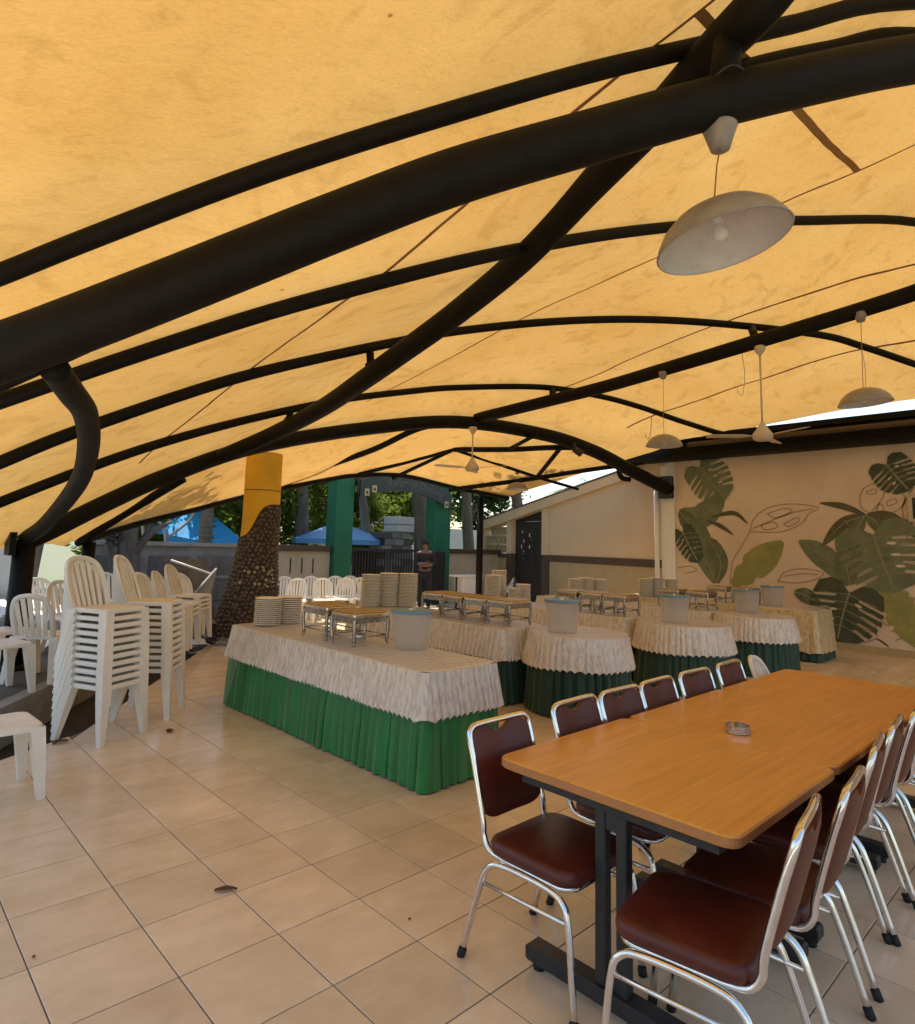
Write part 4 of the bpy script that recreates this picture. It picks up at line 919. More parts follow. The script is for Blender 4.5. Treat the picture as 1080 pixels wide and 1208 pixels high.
def buffet(path, legs, label, short, green, seed, lace_z=.43, lace_m='lace', amp=.020, lam=.062):
    t = thing('buffet_table', 'hidden folding table under ' + short, 'table', group='buffet tables')
    obj('tabletop', cloth_top(path, .742), 'wood', t)
    for x, y in legs: obj('leg', MB().tube([(x, y, 0), (x, y, .735)], .018, 8), 'steel', t)
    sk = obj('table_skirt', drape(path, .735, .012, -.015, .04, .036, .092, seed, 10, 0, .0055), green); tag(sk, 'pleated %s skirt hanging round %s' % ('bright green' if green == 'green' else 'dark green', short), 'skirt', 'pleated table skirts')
    c = thing('lace_tablecloth', label, 'tablecloth', group='lace tablecloths')
    obj('cloth_top', cloth_top(path, .755), 'clothtop', c)
    obj('ruffle', drape(path, .750, lace_z, .004, .055, amp, lam, seed + 50, 9, .026, .006), lace_m, c)
    return c
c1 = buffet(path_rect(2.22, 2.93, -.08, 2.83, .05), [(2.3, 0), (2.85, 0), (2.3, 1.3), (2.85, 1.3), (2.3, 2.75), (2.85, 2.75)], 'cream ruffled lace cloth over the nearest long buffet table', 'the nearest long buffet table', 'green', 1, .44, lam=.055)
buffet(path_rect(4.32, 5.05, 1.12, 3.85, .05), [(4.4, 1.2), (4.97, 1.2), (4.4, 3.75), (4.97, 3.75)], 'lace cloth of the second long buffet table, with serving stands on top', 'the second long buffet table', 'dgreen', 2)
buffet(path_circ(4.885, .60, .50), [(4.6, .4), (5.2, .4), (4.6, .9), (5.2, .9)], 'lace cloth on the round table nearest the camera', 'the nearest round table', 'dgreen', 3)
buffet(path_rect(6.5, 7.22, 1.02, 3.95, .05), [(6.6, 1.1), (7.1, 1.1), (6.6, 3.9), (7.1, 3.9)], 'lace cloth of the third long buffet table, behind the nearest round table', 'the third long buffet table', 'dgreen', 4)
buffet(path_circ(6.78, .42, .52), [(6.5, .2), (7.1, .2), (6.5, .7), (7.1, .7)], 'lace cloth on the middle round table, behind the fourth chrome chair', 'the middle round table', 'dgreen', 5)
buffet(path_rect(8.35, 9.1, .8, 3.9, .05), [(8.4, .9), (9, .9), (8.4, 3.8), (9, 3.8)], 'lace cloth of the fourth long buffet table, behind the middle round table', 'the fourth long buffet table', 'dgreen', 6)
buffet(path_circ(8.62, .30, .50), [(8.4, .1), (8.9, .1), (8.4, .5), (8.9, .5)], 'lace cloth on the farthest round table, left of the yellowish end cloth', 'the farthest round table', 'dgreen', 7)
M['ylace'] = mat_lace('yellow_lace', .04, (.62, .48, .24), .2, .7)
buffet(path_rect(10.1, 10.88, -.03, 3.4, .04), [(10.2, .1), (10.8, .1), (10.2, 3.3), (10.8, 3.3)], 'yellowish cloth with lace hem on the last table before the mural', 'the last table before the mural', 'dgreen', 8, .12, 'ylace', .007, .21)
fm = MB().grid([[(2.12 - .10 * u - .02 * math.sin(k), 2.86 + .12 * u + .01 * k, .45 - .42 * u - .01 * k) for u in (0, .5, 1)] for k in range(6)])
tag(obj('plastic_cover', MB().grid([[(2.18 - .02 * j - .16 * (j / 8) * (i / 10), 2.45 + .05 * i + .035 * j * (i / 10), .62 - .07 * j + .01 * math.sin(i * 1.3 + j)) for i in range(11)] for j in range(9)]), 'film'), 'clear plastic sheet trailing off the far corner of the nearest buffet table', 'plastic sheet')

# ------------------------------------------------------------------ things on the buffets
plate = MB().lathe([(.07, 0), (.085, .001), (.112, .010), (.126, .0135), (.131, .0150), (.131, .0200), (.127, .0215), (.108, .014), (.08, .006), (0, .005)], 28).mesh('plate', 'plate')
def plates(x, y, n, label, s=1, pitch=.0125):
    n = int(n * pitch / .019); pitch = .019
    t = thing('plate_stack', label, 'plates', (x, y, .757), group='stacks of plates')
    for k in range(n):
        o = link('plate', plate, t, (rnd.uniform(-.003, .003) + .0006 * k, rnd.uniform(-.003, .003), k * pitch), rnd.uniform(0, 6)); o.scale = (s, s, 1)
plates(2.47, 2.58, 22, 'left stack of cream plates on the nearest buffet table', pitch=.0128); plates(2.73, 2.62, 22, 'right stack of cream plates on the nearest buffet table', pitch=.0128)
plates(4.50, 3.62, 34, 'left of three tall plate stacks before the gate'); plates(4.75, 3.55, 35, 'middle of three tall plate stacks before the gate'); plates(4.96, 3.40, 35, 'right of three tall plate stacks before the gate')
plates(6.66, 3.40, 32, 'tall plate stack left of the lattice door', .95); plates(6.88, 3.50, 31, 'second tall plate stack before the lattice door', .9); plates(7.07, 3.64, 37, 'tallest plate stack before the lattice door', .95); plates(6.92, 3.17, 17, 'low plate stack in front of the tall ones by the lattice door', .9); plates(7.10, 3.16, 22, 'low plate stack at the right of the lattice door group', .9)
for k, (x, y, n, lab) in enumerate(((8.55, 3.2, 27, 'left plate stack before the brown band of the cream wall'), (8.78, 3.15, 28, 'middle plate stack before the brown band of the cream wall'), (8.98, 3.0, 27, 'right plate stack before the brown band of the cream wall'), (10.25, 2.85, 26, 'left plate stack by the foot of the drain pipe'), (10.5, 2.75, 28, 'middle plate stack by the foot of the drain pipe'), (10.72, 2.6, 27, 'right plate stack by the foot of the drain pipe'))): plates(x, y, n, lab)
def stand_parts(w, d, h):
    P = []; a, b = w / 2, d / 2
    P.append(('tray', MB().prism(rrect(-a, a, -b, b, .03, 3), h - .03, h, .006).mesh('tray', 'stainless')))
    P.append(('lid', MB().prism(rrect(-a + .015, a - .015, -b + .015, b - .015, .03, 3), h + .001, h + .012, .004).mesh('lid', M['tintedlid'])))
    for sx in (-1, 1):
        for sy in (-1, 1): P.append(('leg', MB().tube(spl([(sx * (a - .015), sy * (b - .015), h - .03), (sx * (a - .012), sy * (b - .012), h * .5), (sx * (a - .02), sy * (b - .02), .03), (sx * (a - .012), sy * (b - .012), 0)], 3), [.016] * 7 + [.012] * 2 + [.017], 8).mesh('leg', M['darkchrome'])))
    mb = MB().tube([(-a + .015, -b + .015, .07), (a - .015, -b + .015, .07), (a - .015, b - .015, .07), (-a + .015, b - .015, .07)], .006, 6, closed=True)
    P.append(('lower_rail', mb.mesh('lower_rail', M['darkchrome'])))
    P.append(('apron', MB().box(-a + .012, a - .012, -b + .012, b - .012, h - .075, h - .031).mesh('apron', M['darkchrome'])))
    P.append(('burner_holder', MB().lathe([(.035, .03), (.04, .032), (.04, .075), (.036, .076)], 12).mesh('burner_holder', 'stainless')))
    return P
M['darkchrome'] = mat('tarnished_chrome', (.36, .33, .29), .25, 1, var=.3, vscale=25)
M['tintedlid'] = mat('canopy_tinted_lid', (.55, .36, .18), .3, .85, var=.15, vscale=20)  # stainless lid, with the canopy's orange reflection put into its colour
ST = stand_parts(.38, .34, .255); SB = stand_parts(.36, .44, .275)
for parts, x, y, rz, lab in ((ST, 2.585, 1.185, 2, 'front chrome serving stand beside the nearest lidded bucket'), (SB, 2.60, 1.64, -3, 'rear chrome serving stand beside the plates on the nearest buffet table'),
    (ST, 4.72, 1.38, 0, 'serving stand closest to the nearest round table'), (ST, 4.72, 1.74, 2, 'second serving stand from the nearest round table'), (ST, 4.72, 2.10, -2, 'third serving stand from the nearest round table'), (ST, 4.74, 2.48, 1, 'serving stand farthest left on the second buffet table'),
    (ST, 6.78, 1.25, 0, 'serving stand closest to the middle round table'), (ST, 6.80, 1.62, 2, 'second serving stand from the middle round table'), (ST, 6.80, 2.0, -1, 'third serving stand from the middle round table'),
    (ST, 8.68, 1.06, 3, 'serving stand left of the middle lidded bucket'), (ST, 8.7, 1.5, 0, 'second serving stand on the fourth buffet table'), (ST, 10.4, 1.1, 0, 'serving stand at the foot of the painted leaves'), (ST, 10.45, 1.55, 3, 'serving stand by the mural corner')):
    place(parts, 'serving_stand', lab, 'stand', (x, y, .757), R(rz), 'chrome serving stands')
tubm = MB().lathe([(.132, .0), (.138, .004), (.160, .285), (.163, .29), (.158, .285), (.136, .01), (0, .008)], 32).mesh('tub', 'tub')
lidm = MB().lathe([(.168, .283), (.170, .286), (.170, .303), (.160, .307), (.150, .303), (0, .303)], 32).mesh('lid', 'lid')
knob = MB().box(-.05, .05, -.012, .012, .303, .318, .004).mesh('handle', 'whitepaint')
for x, y, s, lab in ((2.76, .72, 1.0, 'largest translucent lidded bucket, on the nearest buffet table'), (4.70, .66, 1.05, 'translucent lidded bucket on the nearest round table'), (6.60, .43, 1.05, 'translucent lidded bucket on the middle round table'), (8.85, .48, 1.05, 'translucent lidded bucket on the farthest round table'), (10.5, .72, 1.05, 'translucent lidded bucket nearest the mural')):
    place([('tub', tubm), ('lid', lidm, [('handle', knob)])], 'lidded_bucket', lab, 'bucket', (x, y, .757), .5, 'translucent lidded buckets', s)

# ------------------------------------------------------------------ dome lamps and fans
shade_out = [(.015, .20), (.06, .197), (.13, .180), (.20, .145), (.26, .090), (.295, .03), (.305, 0)]
shade_m = MB().lathe(shade_out[::-1], 40, capb=False, capt=False).mesh('shade', 'lampshade')
shade_i = MB().lathe([(r_ - .004 if r_ > .02 else r_, z_ - .004) for r_, z_ in shade_out], 40, capb=False, capt=False).mesh('shade_lining', 'lampin')
rimm = MB().tube([(.304 * math.cos(2 * math.pi * k / 40), .304 * math.sin(2 * math.pi * k / 40), 0) for k in range(40)], .0045, 6, closed=True).mesh('shade_rim', 'lampshade')
bulbm = MB().lathe([(.012, .105), (.02, .09), (.034, .062), (.036, .045), (.026, .022), (0, .012)], 20).mesh('bulb', 'bulb')
sock = MB().lathe([(.018, .10), (.026, .105), (.026, .16), (.04, .165), (.04, .19)], 20).mesh('bulb_socket', 'lampin')
capm = MB().lathe([(.028, 0), (.045, .004), (.075, .10), (.082, .118), (.078, .125)], 28).mesh('ceiling_cap', 'lampshade')
def lamp(x, y, z, ztop, label, s=1, tilt=(0, 0)):
    t = thing('dome_lamp', label, 'lamp', (x, y, z), group='hanging dome lamps'); t.rotation_euler = (Matrix.Rotation(tilt[0], 3, Vector((.68, .73, 0))) @ Matrix.Rotation(tilt[1], 3, Vector((.73, -.68, 0)))).to_euler(); t.scale = (s,) * 3
    sh = link('shade', shade_m, t); link('shade_lining', shade_i, sh); link('shade_rim', rimm, sh); link('bulb', bulbm, t); link('bulb_socket', sock, t)
    h = (ztop - z) / s
    Mi = Matrix.Rotation(0, 4, 'X')
    rt = t.rotation_euler.to_matrix().inverted(); end = rt @ Vector((0, 0, h)) ; a = Vector((0, 0, .2))
    obj('cord', MB().tube([a, a.lerp(end, .5), end - rt @ Vector((0, 0, .1))], .004, 6), 'seam', t)
    c = link('ceiling_cap', capm, t); c.location = end - rt @ Vector((0, 0, .12)); c.rotation_euler = rt.to_euler()
lamp(2.27, -2.05, 3.06, 3.66, 'largest dome lamp, hanging under the thick black arch', 1.0, (R(-10), R(-3)))
lamp(8.21, -1.24, 3.44, 4.58, 'dome lamp hanging at the right, before the dark girder', .95, (R(-5), R(0)))
lamp(7.98, 1.25, 3.13, 4.24, 'dome lamp hanging from the straight beam left of the near fan', .85)
lamp(9.75, 5.55, 2.83, 3.24, 'farthest dome lamp, before the sloping cream wall', .75)
def fan(x, y, z, ztop, label, a0, s=1):
    t = thing('ceiling_fan', label, 'fan', (x, y, z), group='ceiling fans')
    obj('rod', MB().tube([(0, 0, .12), (0, 0, ztop - z)], .013, 10), 'fanmetal', t)
    obj('motor', MB().lathe([(.02, -.07), (.09, -.06), (.125, -.02), (.12, .03), (.075, .09), (.03, .17), (.016, .19)], 28), 'fanmetal', t)
    obj('canopy_cup', MB().lathe([(.018, -.12), (.06, -.06), (.075, -.0), (.07, .008)], 24, (0, 0, ztop - z)), 'fanmetal', t)
    for k in range(3):
        a = R(a0 + 120 * k); ux, uy = Vector((math.cos(a), math.sin(a), 0)), Vector((-math.sin(a), math.cos(a), 0)); rows = []
        for r_, w_ in ((.11, .022), (.22, .03), (.26, .06), (.5, .066), (.68, .06), (.70, .03)): rows.append([ux * r_ * s + uy * w_ * e + Vector((0, 0, .01 * e * (1 if r_ > .2 else 0) + q)) for e, q in ((-1, 0), (1, 0), (1, .006), (-1, .006), (-1, 0))])
        obj('blade', MB().grid(rows, smooth=False), 'fanmetal', t)
fan(8.06, -.10, 3.14, 4.36, 'near white ceiling fan before the girder', 5)
fan(7.2, 4.42, 2.94, 3.66, 'far white ceiling fan beyond the buffet tables', 40)
# small fittings near the girder
fx = thing('spot_light', 'small dark spotlight bolted on the far arch', 'spotlight', (9.0, 3.55, 3.42)); obj('housing', MB().tube([(0, 0, 0), (.05, -.12, -.10)], .06, 12), 'iron', fx); obj('bracket', MB().box(-.02, .02, -.02, .02, 0, .12), 'iron', fx)
jb = thing('junction_box', 'small white junction box on the end of the girder', 'box', (11.5, 4.1, 3.93)); obj('casing', MB().box(-.05, .05, -.10, .10, 0, .12, .01), 'whitepaint', jb); obj('cable', MB().tube(spl([(-.02, -.1, .05), (-.05, -.3, .02), (-.03, -.5, .06)], 5), .012, 6), 'red', jb)
for k, (x, y, z0, z1, lab) in enumerate(((10.3, 2.75, 3.75, 4.3, 'white hooked cable hanging left of the near fan rod'), (9.0, .5, 4.0, 4.6, 'thin loose wire hanging beside the middle dome lamp'), (9.9, -.85, 3.9, 4.6, 'thin loose wire hanging behind the right dome lamp'))):
    tag(obj('hanging_wire', MB().tube(spl([(x, y, z1), (x + .03, y - .02, (z0 + z1) / 2), (x, y, z0), (x - .04, y + .03, z0 - .04), (x - .07, y + .05, z0 + .03)], 5), .012 if k == 0 else .007, 6), 'whitepaint'), lab, 'wire')

# ------------------------------------------------------------------ litter on the tiles
def leaf_litter(x, y, L, W, a, m, label, cat='leaf'):
    mb = MB(); rows = []
    for i in range(7):
        t = i / 6; w_ = W * math.sin(math.pi * min(.98, t * .9 + .07)); zz = .002 + L * .05 * math.sin(math.pi * t)
        rows.append([(L * (t - .5), -w_, zz + W * .3), (L * (t - .5), 0, zz), (L * (t - .5), w_, zz + W * .4)])
    mb.grid(rows); tag(obj('dry_leaf', mb, m, None, (x, y, 0), a), label, cat)
leaf_litter(.775, -.36, .10, .018, -.55, 'drytwig', 'curled dry brown leaf lying on a tile joint left of the chairs')
leaf_litter(1.27, -1.07, .014, .006, 0, 'drytwig', 'tiny dark crumb on the tile near the first chrome chair foot', 'crumb')
leaf_litter(.03, -.34, .016, .006, 1, 'drytwig', 'tiny dark crumb on a tile at the lower left', 'crumb')
leaf_litter(1.46, 2.22, .10, .03, 1, 'drytwig', 'reddish dry leaf beside the feet of the second chair stack')
leaf_litter(.71, 2.42, .12, .03, .3, 'drytwig', 'pale dry leaf at the tile edge beside the near chair stack')

# ------------------------------------------------------------------ outside: trees, tents, pillar, house
def leaf_cloud(seed, n, clumps, size, rx, ry, rz):
    r = random.Random(seed); mb = MB(); cs = []
    for _ in range(clumps):
        while True:
            c = Vector((r.uniform(-1, 1), r.uniform(-1, 1), r.uniform(-1, 1)))
            if c.length < 1: break
        cs.append((Vector((c.x * rx, c.y * ry, c.z * rz)), r.uniform(.16, .34) * min(rx, rz)))
    vs = []; fs = []
    for k in range(n):
        c, cr_ = cs[r.randrange(len(cs))]; d = Vector((r.gauss(0, 1), r.gauss(0, 1), r.gauss(0, .8))); p = c + d * cr_ * .62
        a = Vector((r.gauss(0, 1), r.gauss(0, 1), r.gauss(0, .5) - .4)).normalized(); b = a.cross(Vector((r.gauss(0, 1), r.gauss(0, 1), r.gauss(0, 1)))).normalized(); s = size * r.uniform(.6, 1.3); o = len(vs)
        vs += [p - a * s, p + b * s * .42, p + a * s, p - b * s * .42]; fs.append((o, o + 1, o + 2, o + 3))
    mb.add(vs, fs); return mb, cs
def tree(x, y, h, crown_r, label, seed, m='leafy', n=9000, trunk_r=.16, size=.10, crown_h=None, lean=(0, 0), z0=-.3):
    t = thing('broadleaf_tree', label, 'tree', (x, y, z0), group='trees beyond the boundary')
    ch = crown_h or crown_r * .9; mb, cs = leaf_cloud(seed, n, 34, size, crown_r, crown_r, ch)
    top = Vector((lean[0], lean[1], h))
    tk = MB().tube(spl([(0, 0, 0), (lean[0] * .2 + .06, lean[1] * .2, h * .3), (lean[0] * .6 - .05, lean[1] * .6 + .05, h * .65), top], 6), [trunk_r * (1.25 - .9 * i / 18) for i in range(19)], 12)
    r = random.Random(seed + 1)
    for c, _ in r.sample(cs, 9):
        a = Vector((lean[0] * .6, lean[1] * .6, h * r.uniform(.5, .8))); e = top + c * .85; md = a.lerp(e, .5) + Vector((0, 0, -.15))
        tk.tube(spl([a, md, e], 4), [trunk_r * .4 * (1 - .09 * i) for i in range(9)], 6)
    obj('trunk', tk, 'bark', t); o = obj('crown', mb, m, t); o.location = top
TR = [(6.2, 14.4, 2.5, 1.7, 'leafy tree filling the gap right of the yellow column', 'leafy'), (8.6, 15.6, 2.6, 1.8, 'bushy bright tree behind the left green pillar', 'leafy'), (12.6, 16.5, 3.3, 2.0, 'tree behind the welcome sign and stone pillar', 'leafy'),
      (15.6, 16.0, 3.5, 1.5, 'tree whose leaves hang right of the second green pillar', 'leafy'), (3.2, 19.5, 4.6, 2.6, 'dark tree far behind the blue tent', 'leafd'), (10.6, 22.5, 2.4, 2.0, 'distant tree between the gate pillars', 'leafy'), (16.8, 21, 5.0, 3.0, 'distant dark tree right of the gate', 'leafd'),
      (-.6, 13.0, 1.3, 1.2, 'pale sunlit bush at the far left beyond the post', 'leafy'), (6.6, 22, 2.6, 2.2, 'distant tree behind the bushy trees', 'leafy'), (20.5, 17.5, 4.6, 2.4, 'tree above the far end of the cream wall', 'leafd'), (-.4, 17.5, 4.0, 2.2, 'distant tree at the far left', 'leafd')]
for k, (x, y, h, cr_, lab, m_) in enumerate(TR): tree(x, y, h, cr_, lab, 100 + k, m_, n=10000 if k < 5 else 7000, size=.11 if k < 4 else .15)
for x, y, h, cr_, ln, lab in ((9.6, 14.2, 7.1, 3.8, (-.6, -1.2), 'tall shade tree whose crown spreads over the gate'), (15.9, 10.3, 6.9, 3.8, (-2.3, -.9), 'tall shade tree standing behind the cream wall'), (2.2, 13.4, 6.6, 3.6, (.6, -1.5), 'tall shade tree over the grey wall, behind the dead stump')):
    tree(x, y, h, cr_, lab, int(x * 10), 'leafd', n=3200 if x < 5 else 6500, trunk_r=.22, size=.2, crown_h=1.7, lean=ln)  # tall crowns added overhead to keep the sun off the gate and walls
for k, (x, y, h, r_) in enumerate(((11.4, 13.2, 5.0, .15), (13.9, 13.4, 5.2, .28), (14.8, 12.0, 4.8, .2))):
    t = thing('tree_trunk', ['slanting tree trunk behind the welcome sign', 'thick pale trunk behind the right low wall', 'ribbed trunk at the head of the cream wall'][k], 'tree', (x, y, -.3), group='bare trunks beyond the gate')
    obj('trunk', MB().tube(spl([(0, 0, 0), (.1, 0, h * .3), (-.12 + .05 * k, .05, h * .65), (-.3 + .15 * k, .1, h)], 6), [r_ * (1.2 - .5 * i / 18) for i in range(19)], 14), 'bark', t)
    mb, _ = leaf_cloud(300 + k, 3500, 14, .13, 1.3, 1.3, .8); o = obj('crown', mb, 'leafy', t); o.location = (-.2, 0, h + .2)
def palm(x, y, h, label, seed, fr=16, L=1.9, r0=.17, z0=-.3):
    r = random.Random(seed); t = thing('palm_tree', label, 'palm', (x, y, z0), group='palms beyond the walls'); tk = MB(); prof = []
    for i in range(int(h / .12)): z = i * .12; q = r0 * (1.15 - .35 * z / h); prof += [(q * 1.06, z), (q, z + .05), (q * .98, z + .11)]
    obj('trunk', tk.lathe(prof, 16), 'bark', t)
    for k in range(fr):
        a = 2 * math.pi * k / fr + r.uniform(-.2, .2); el = r.uniform(-.1, 1.1); d = Vector((math.cos(a), math.sin(a), 0)); P = []
        for i in range(13): s = i / 12; P.append(d * (L * s * math.cos(el * (1 - s * .5))) + Vector((0, 0, h + L * (math.sin(el) * s - .62 * s * s))))
        mb = MB().tube(P, [.018 * (1 - .8 * i / 12) for i in range(13)], 5)
        for i in range(1, 13):
            tg = (P[i] - P[i - 1]).normalized(); sd = tg.cross(Vector((0, 0, 1))).normalized()
            for half in (0, .5):
                p0 = P[i - 1].lerp(P[i], half)
                for s in (-1, 1):
                    ll = .42 * math.sin(math.pi * (i + half) / 13.5) + .06; e = p0 + (sd * s * .8 + tg * .55 + Vector((0, 0, -.28))) * ll; w_ = tg * .018
                    mb.add([p0 - w_, p0 + w_, e], [(0, 1, 2)])
        obj('frond', mb, 'frond', t)
palm(5.35, 11.1, 4.2, 'palm trunk standing before the blue tent', 5, r0=.15); palm(15.6, 7.2, 3.35, 'palm whose fronds show over the sloping cream wall', 6, 18, 1.9); palm(12.9, 15.2, 3.9, 'palm with bright fronds behind the stone gate pillar', 8, 14, 1.6, .12); palm(17.6, 9.0, 3.6, 'palm farther right above the cream wall', 9, 16, 2.0)
dt = thing('dead_tree', 'dead grey tree stump with bare branches before the grey wall', 'tree', (3.05, 8.9, .19))
obj('trunk', MB().tube(spl([(0, 0, 0), (.06, 0, .6), (-.02, .02, 1.1), (.0, 0, 1.6)], 5), [.2 - .004 * i for i in range(16)], 12), 'deadbark', dt)
for k, (a, b, c) in enumerate((((0, 0, .7), (-.3, 0, 1.2), (-.42, .05, 1.9)), ((0, 0, .8), (.28, .05, 1.4), (.5, .1, 2.0)), ((0, 0, 1.3), (.12, 0, 1.8), (.1, .1, 2.3)), ((0, 0, 1.2), (-.2, -.1, 1.7), (-.15, -.1, 2.2)), ((.02, 0, .4), (-.22, -.1, .8), (-.4, -.1, 1.25)), ((0, 0, 1.0), (.4, 0, 1.5), (.75, .1, 1.7)))):
    obj('branch', MB().tube(spl([a, b, c], 5), [.085 - .006 * i for i in range(11)], 8), 'deadbark', dt)
mb, _ = leaf_cloud(401, 900, 12, .06, .6, .4, .5); o = obj('withered_leaves', mb, 'deadbark', dt); o.location = (0, 0, 1.7)
def slab(name, label, cat, pts, th, m):
    a, b, c, d = [Vector(p) for p in pts]; n = (b - a).cross(d - a).normalized() * th; return tag(obj(name, MB().add([a, b, c, d, a + n, b + n, c + n, d + n], [(3, 2, 1, 0), (4, 5, 6, 7), (0, 1, 5, 4), (1, 2, 6, 5), (2, 3, 7, 6), (3, 0, 4, 7)]), m), label, cat)
slab('leaning_board', 'pale grey board tipped against the stone column', 'board', [(3.55, 7.15, .22), (4.0, 7.55, .62), (4.02, 7.4, 1.1), (3.5, 6.95, .74)], .03, 'boards')
slab('leaning_board', 'dark edged board behind the pale one by the stone column', 'board', [(3.3, 7.6, .4), (4.05, 7.7, .95), (3.95, 7.75, 1.22), (3.25, 7.65, 1.28)], .03, 'panel')
slab('leaning_board', 'flat plank lying on the paving before the stone column', 'board', [(3.1, 6.15, .30), (3.75, 6.35, .30), (3.7, 6.5, .31), (3.05, 6.3, .31)], .03, 'kerb')
tag(obj('leaning_rod', MB().tube([(3.3, 7.5, 1.22), (4.02, 7.5, .98)], .018, 8), 'whitepaint'), 'pale rod leaning over the tipped boards', 'rod')
bt = thing('tent', 'bright blue tarpaulin tent behind the grey wall', 'tent', (6.1, 13.4, -.3)); bt.scale = (.8, .8, .92)
obj('roof_sheet', MB().add([(-1.5, -1.1, 2.15), (1.4, -1.3, 1.75), (1.5, 1.2, 2.0), (-1.4, 1.2, 2.2), (0, 0, 3.05), (-.4, -.5, 2.72)], [(0, 1, 4), (1, 2, 4), (2, 3, 4), (3, 0, 4)]), 'blue', bt)
obj('side_sheet', MB().add([(-1.5, -1.11, 2.14), (1.4, -1.31, 1.74), (1.35, -1.33, 1.3), (-1.45, -1.13, 1.9)], [(0, 1, 2, 3)]), 'blue', bt)
for x, y in ((-1.45, -1.1), (1.35, -1.25), (1.4, 1.1), (-1.35, 1.1)): obj('pole', MB().tube([(x, y, 0), (x, y, 1.9)], .03, 8), 'whitepaint', bt)
for k, P_ in enumerate((((4.45, 11.2, -.2), (4.5, 11.2, 1.6), (4.1, 11.2, 2.1)), ((4.5, 11.2, 1.55), (5.0, 11.2, 2.0), (5.15, 11.2, 2.4)), ((4.3, 11.2, -.2), (4.05, 11.2, 1.5), (3.95, 11.2, 2.0)))):
    tag(obj('bare_branch', MB().tube(spl(P_, 5), .03, 6), 'palestone'), ['upright pale branch rising above the grey wall', 'forked pale branch leaning before the blue tent', 'leftmost pale branch above the grey wall'][k], 'branch')
ub = thing('parasol', 'light blue parasol behind the left green pillar', 'parasol', (10.2, 12.9, -.3))
cap_ = [(1.45 * math.cos(2 * math.pi * k / 8), 1.45 * math.sin(2 * math.pi * k / 8), 1.98) for k in range(8)]
for k in range(8): obj('canopy_panel', MB().add([cap_[k], cap_[(k + 1) % 8], (0, 0, 2.52), (cap_[k][0], cap_[k][1], 1.84), (cap_[(k + 1) % 8][0], cap_[(k + 1) % 8][1], 1.84)], [(0, 1, 2), (3, 4, 1, 0)]), 'bluelight', ub)
obj('pole', MB().tube([(0, 0, 0), (0, 0, 2.5)], .025, 10), 'whitepaint', ub); obj('base', MB().lathe([(.3, 0), (.3, .08), (.05, .1)], 16), 'concrete', ub)
sp = thing('stone_gatepost', 'grey stone gatepost with white cap beyond the gate', 'gatepost', (11.4, 11.9, -.3))
for j in range(11):
    for i in range(3):
        w0 = -.55 + i * .37 + (.1 if j % 2 else 0); obj('stone_block', MB().box(max(-.56, w0), min(.56, w0 + .355), -.3, .3, .05 + j * .2, .235 + j * .2, .012), ['concrete', 'panel', 'kerb'][(i * 2 + j) % 3], sp)
obj('core', MB().box(-.52, .52, -.27, .27, 0, 2.24), 'mortar', sp)
obj('cap', MB().box(-.02, .62, -.36, .36, 2.26, 2.72, .02), 'house', sp); obj('cap_groove', MB().box(-.03, .63, -.37, .37, 2.47, 2.495), 'concrete', sp)
hs = thing('house', 'small white house with dark pitched roof beyond the gate', 'house', (15.6, 19.5, -.3))
obj('wall', MB().box(-2, 2, -1.6, 1.6, 0, 2.35), 'house', hs); rf = obj('roof', MB().add([(-2.4, -2, 2.3), (2.4, -2, 2.3), (2.4, 2, 2.3), (-2.4, 2, 2.3), (-1, 0, 3.5), (1, 0, 3.5)], [(0, 1, 5, 4), (1, 2, 5), (2, 3, 4, 5), (3, 0, 4)]), 'roof', hs)
for x in (-1.2, 0, 1.2): o = obj('window', MB().box(x - .3, x + .3, -1.63, -1.605, 1.0, 1.9), 'whitepaint', hs); obj('pane', MB().box(x - .25, x + .25, -1.64, -1.632, 1.05, 1.85), 'dark', o)
tag(obj('white_wall', MB().box(14.6, 18.5, 13.6, 13.75, -.3, 2.2), 'house'), 'sunlit white wall seen past the right low wall', 'wall')
struct('forecourt', MB().prism([(-16, 10.01), (2.69, 10.01), (2.69, 13.9), (-16, 13.9)], -.29, .16), 'house')
tag(obj('pale_wall', MB().box(-9, 2.4, 14.0, 14.2, -.3, 1.6), 'house'), 'sunlit pale wall at the far left', 'wall')
gs = thing('tarpaulin', 'grey blue tarpaulin awning hanging at the left edge', 'tarpaulin', (0, 0, 0))
obj('sheet', MB().grid([[(-.6 + 1.5 * i / 8, 6.75 - 1.1 * i / 8 + .05 * j / 5, 1.90 - .012 * i - .10 * j / 5 - (.10 if i == 8 else 0) + .01 * math.sin(i * 1.7)) for i in range(9)] for j in range(6)]), 'greysheet', gs)
obj('side_flap', MB().grid([[(-.6 + 1.46 * i / 8, 6.80 - 1.1 * i / 8, 1.79 - .012 * i - .5 * j / 5 * (1 - .4 * i / 8)) for i in range(9)] for j in range(6)]), 'film', gs)
obj('hem_tube', MB().tube([(-.6, 6.74, 1.905), (.2, 6.16, 1.86), (.8, 5.72, 1.82), (.9, 5.65, 1.72)], .018, 8), 'iron', gs)
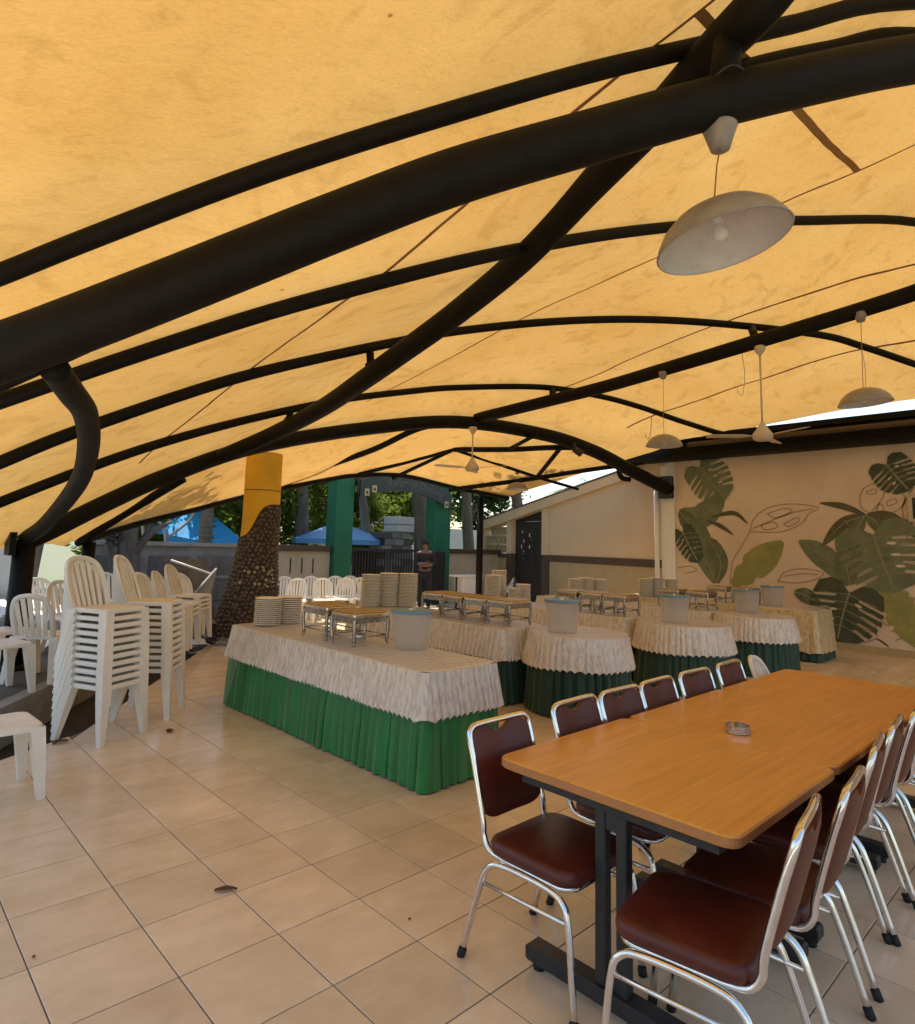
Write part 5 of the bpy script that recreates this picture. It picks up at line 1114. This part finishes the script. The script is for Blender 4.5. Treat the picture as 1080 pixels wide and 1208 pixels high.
# washstand right of the gate
ws = thing('wash_stand', 'small white draped stand between the right green pillar and the slim pole', 'stand', (11.25, 8.5, 0))
obj('top', MB().box(-.42, .42, -.22, .22, .80, .84, .008), 'whitepaint', ws); obj('draped_front', drape(path_rect(-.27, .27, -.18, .18, .05), .799, .32, 0, .0, .006, .1, 3, 5), 'white', ws)
for x in (-.36, .36): obj('leg', MB().box(x - .02, x + .02, -.02, .02, 0, .799), 'steel', ws)
tc = thing('dark_cone', 'small dark pointed cover by the foot of the breeze block screen', 'cover', (12.0, 7.5, 0)); obj('cover', MB().lathe([(.34, .42), (.3, .46), (.12, .68), (.03, .82)], 16), 'dark', tc); obj('stand', MB().lathe([(.22, 0), (.2, .41)], 16), 'brown', tc)

# ------------------------------------------------------------------ the person at the gate
def skin_body(name, verts, edges, radii, m, parent, lv=2):
    me = bpy.data.meshes.new(name); me.from_pydata(verts, edges, []); o = link(name, me)
    o.modifiers.new('skin', 'SKIN'); sd = me.skin_vertices[0].data
    for i, r_ in enumerate(radii): sd[i].radius = r_ if isinstance(r_, tuple) else (r_, r_)
    sd[0].use_root = True
    s = o.modifiers.new('sub', 'SUBSURF'); s.levels = lv; s.render_levels = lv
    bpy.context.view_layer.update()
    fin = bpy.data.meshes.new_from_object(o.evaluated_get(bpy.context.evaluated_depsgraph_get())); fin.materials.clear(); fin.materials.append(M[m])
    for p in fin.polygons: p.use_smooth = True
    bpy.data.objects.remove(o); return link(name, fin, parent)
pn = thing('person', 'person in dark clothes standing at the gate with arms folded', 'person', (9.75, 8.45, 0), face(-.65, -.75))
# faces +y locally; one continuous body, clothes as children
V = [(0, 0, .93), (0, 0, 1.10), (0, .0, 1.28), (0, -.01, 1.40), (0, 0, 1.46), (0, .015, 1.53), (0, .03, 1.60), (0, .02, 1.67),
     (.17, -.01, 1.37), (.24, .03, 1.14), (.07, .17, 1.13), (-.06, .19, 1.17), (-.17, -.01, 1.37), (-.24, .03, 1.15), (-.08, .19, 1.10), (.08, .20, 1.08),
     (.09, 0, .88), (.10, .02, .48), (.10, -.02, .09), (.105, .10, .035), (-.09, 0, .88), (-.10, .03, .48), (-.11, -.01, .09), (-.12, .11, .035)]
E_ = [(0, 1), (1, 2), (2, 3), (3, 4), (4, 5), (5, 6), (6, 7), (3, 8), (8, 9), (9, 10), (10, 11), (3, 12), (12, 13), (13, 14), (14, 15), (0, 16), (16, 17), (17, 18), (18, 19), (0, 20), (20, 21), (21, 22), (22, 23)]
RAD = [(.15, .11), (.14, .10), (.155, .11), (.12, .09), .055, (.072, .085), (.080, .098), (.06, .07), .062, .045, .036, .025, .062, .045, .036, .025, .085, .058, .040, .035, .085, .058, .040, .035]
skin_body('body', V, E_, RAD, 'skin', pn)
CV_ = V[:4] + [V[8], V[9], V[12], V[13], tuple(Vector(V[9]).lerp(Vector(V[10]), .55)), tuple(Vector(V[13]).lerp(Vector(V[14]), .55))]
skin_body('shirt', CV_, [(0, 1), (1, 2), (2, 3), (3, 4), (4, 5), (3, 6), (6, 7), (5, 8), (7, 9)], [(.165, .125), (.155, .115), (.17, .125), (.13, .10), .074, .058, .074, .058, .05, .05], 'shirt', pn)
TV = [(0, 0, .95), V[16], V[17], V[18], V[20], V[21], V[22]]
skin_body('trousers', TV, [(0, 1), (1, 2), (2, 3), (0, 4), (4, 5), (5, 6)], [(.16, .12), .10, .072, .058, .10, .072, .058], 'shirt', pn)
hr = MB().lathe([(.088, -.02), (.098, .03), (.092, .08), (.06, .115), (.0, .128)], 20); o = obj('hair', hr, 'hair', pn, (0, .005, 1.60)); o.scale = (.98, 1.12, 1)
obj('nose', MB().lathe([(.016, -.02), (.012, 0), (.004, .022)], 8), 'skin', pn, (0, .128, 1.585))
for s in (-1, 1):
    obj('eye', MB().lathe([(0, -.008), (.011, -.004), (.011, .004), (0, .008)], 8), 'hair', pn, (s * .032, .118, 1.612)); obj('ear', MB().lathe([(0, -.03), (.014, -.01), (.014, .012), (0, .03)], 8), 'skin', pn, (s * .084, .02, 1.60))
    for k in range(4):   # fingers of the folded hands laid over the forearm
        b_ = Vector(V[11] if s > 0 else V[15]); obj('finger', MB().tube([b_ + Vector((-s * .0, .01, .02 - .016 * k)), b_ + Vector((-s * .035, .016, .018 - .016 * k)), b_ + Vector((-s * .06, .004, .014 - .016 * k))], [.009, .008, .006], 6), 'skin', pn)
    b_ = Vector(V[11] if s > 0 else V[15]); obj('thumb', MB().tube([b_ + Vector((s * .02, .012, .02)), b_ + Vector((s * .005, .026, .045)), b_ + Vector((-s * .012, .03, .06))], [.010, .009, .007], 6), 'skin', pn)
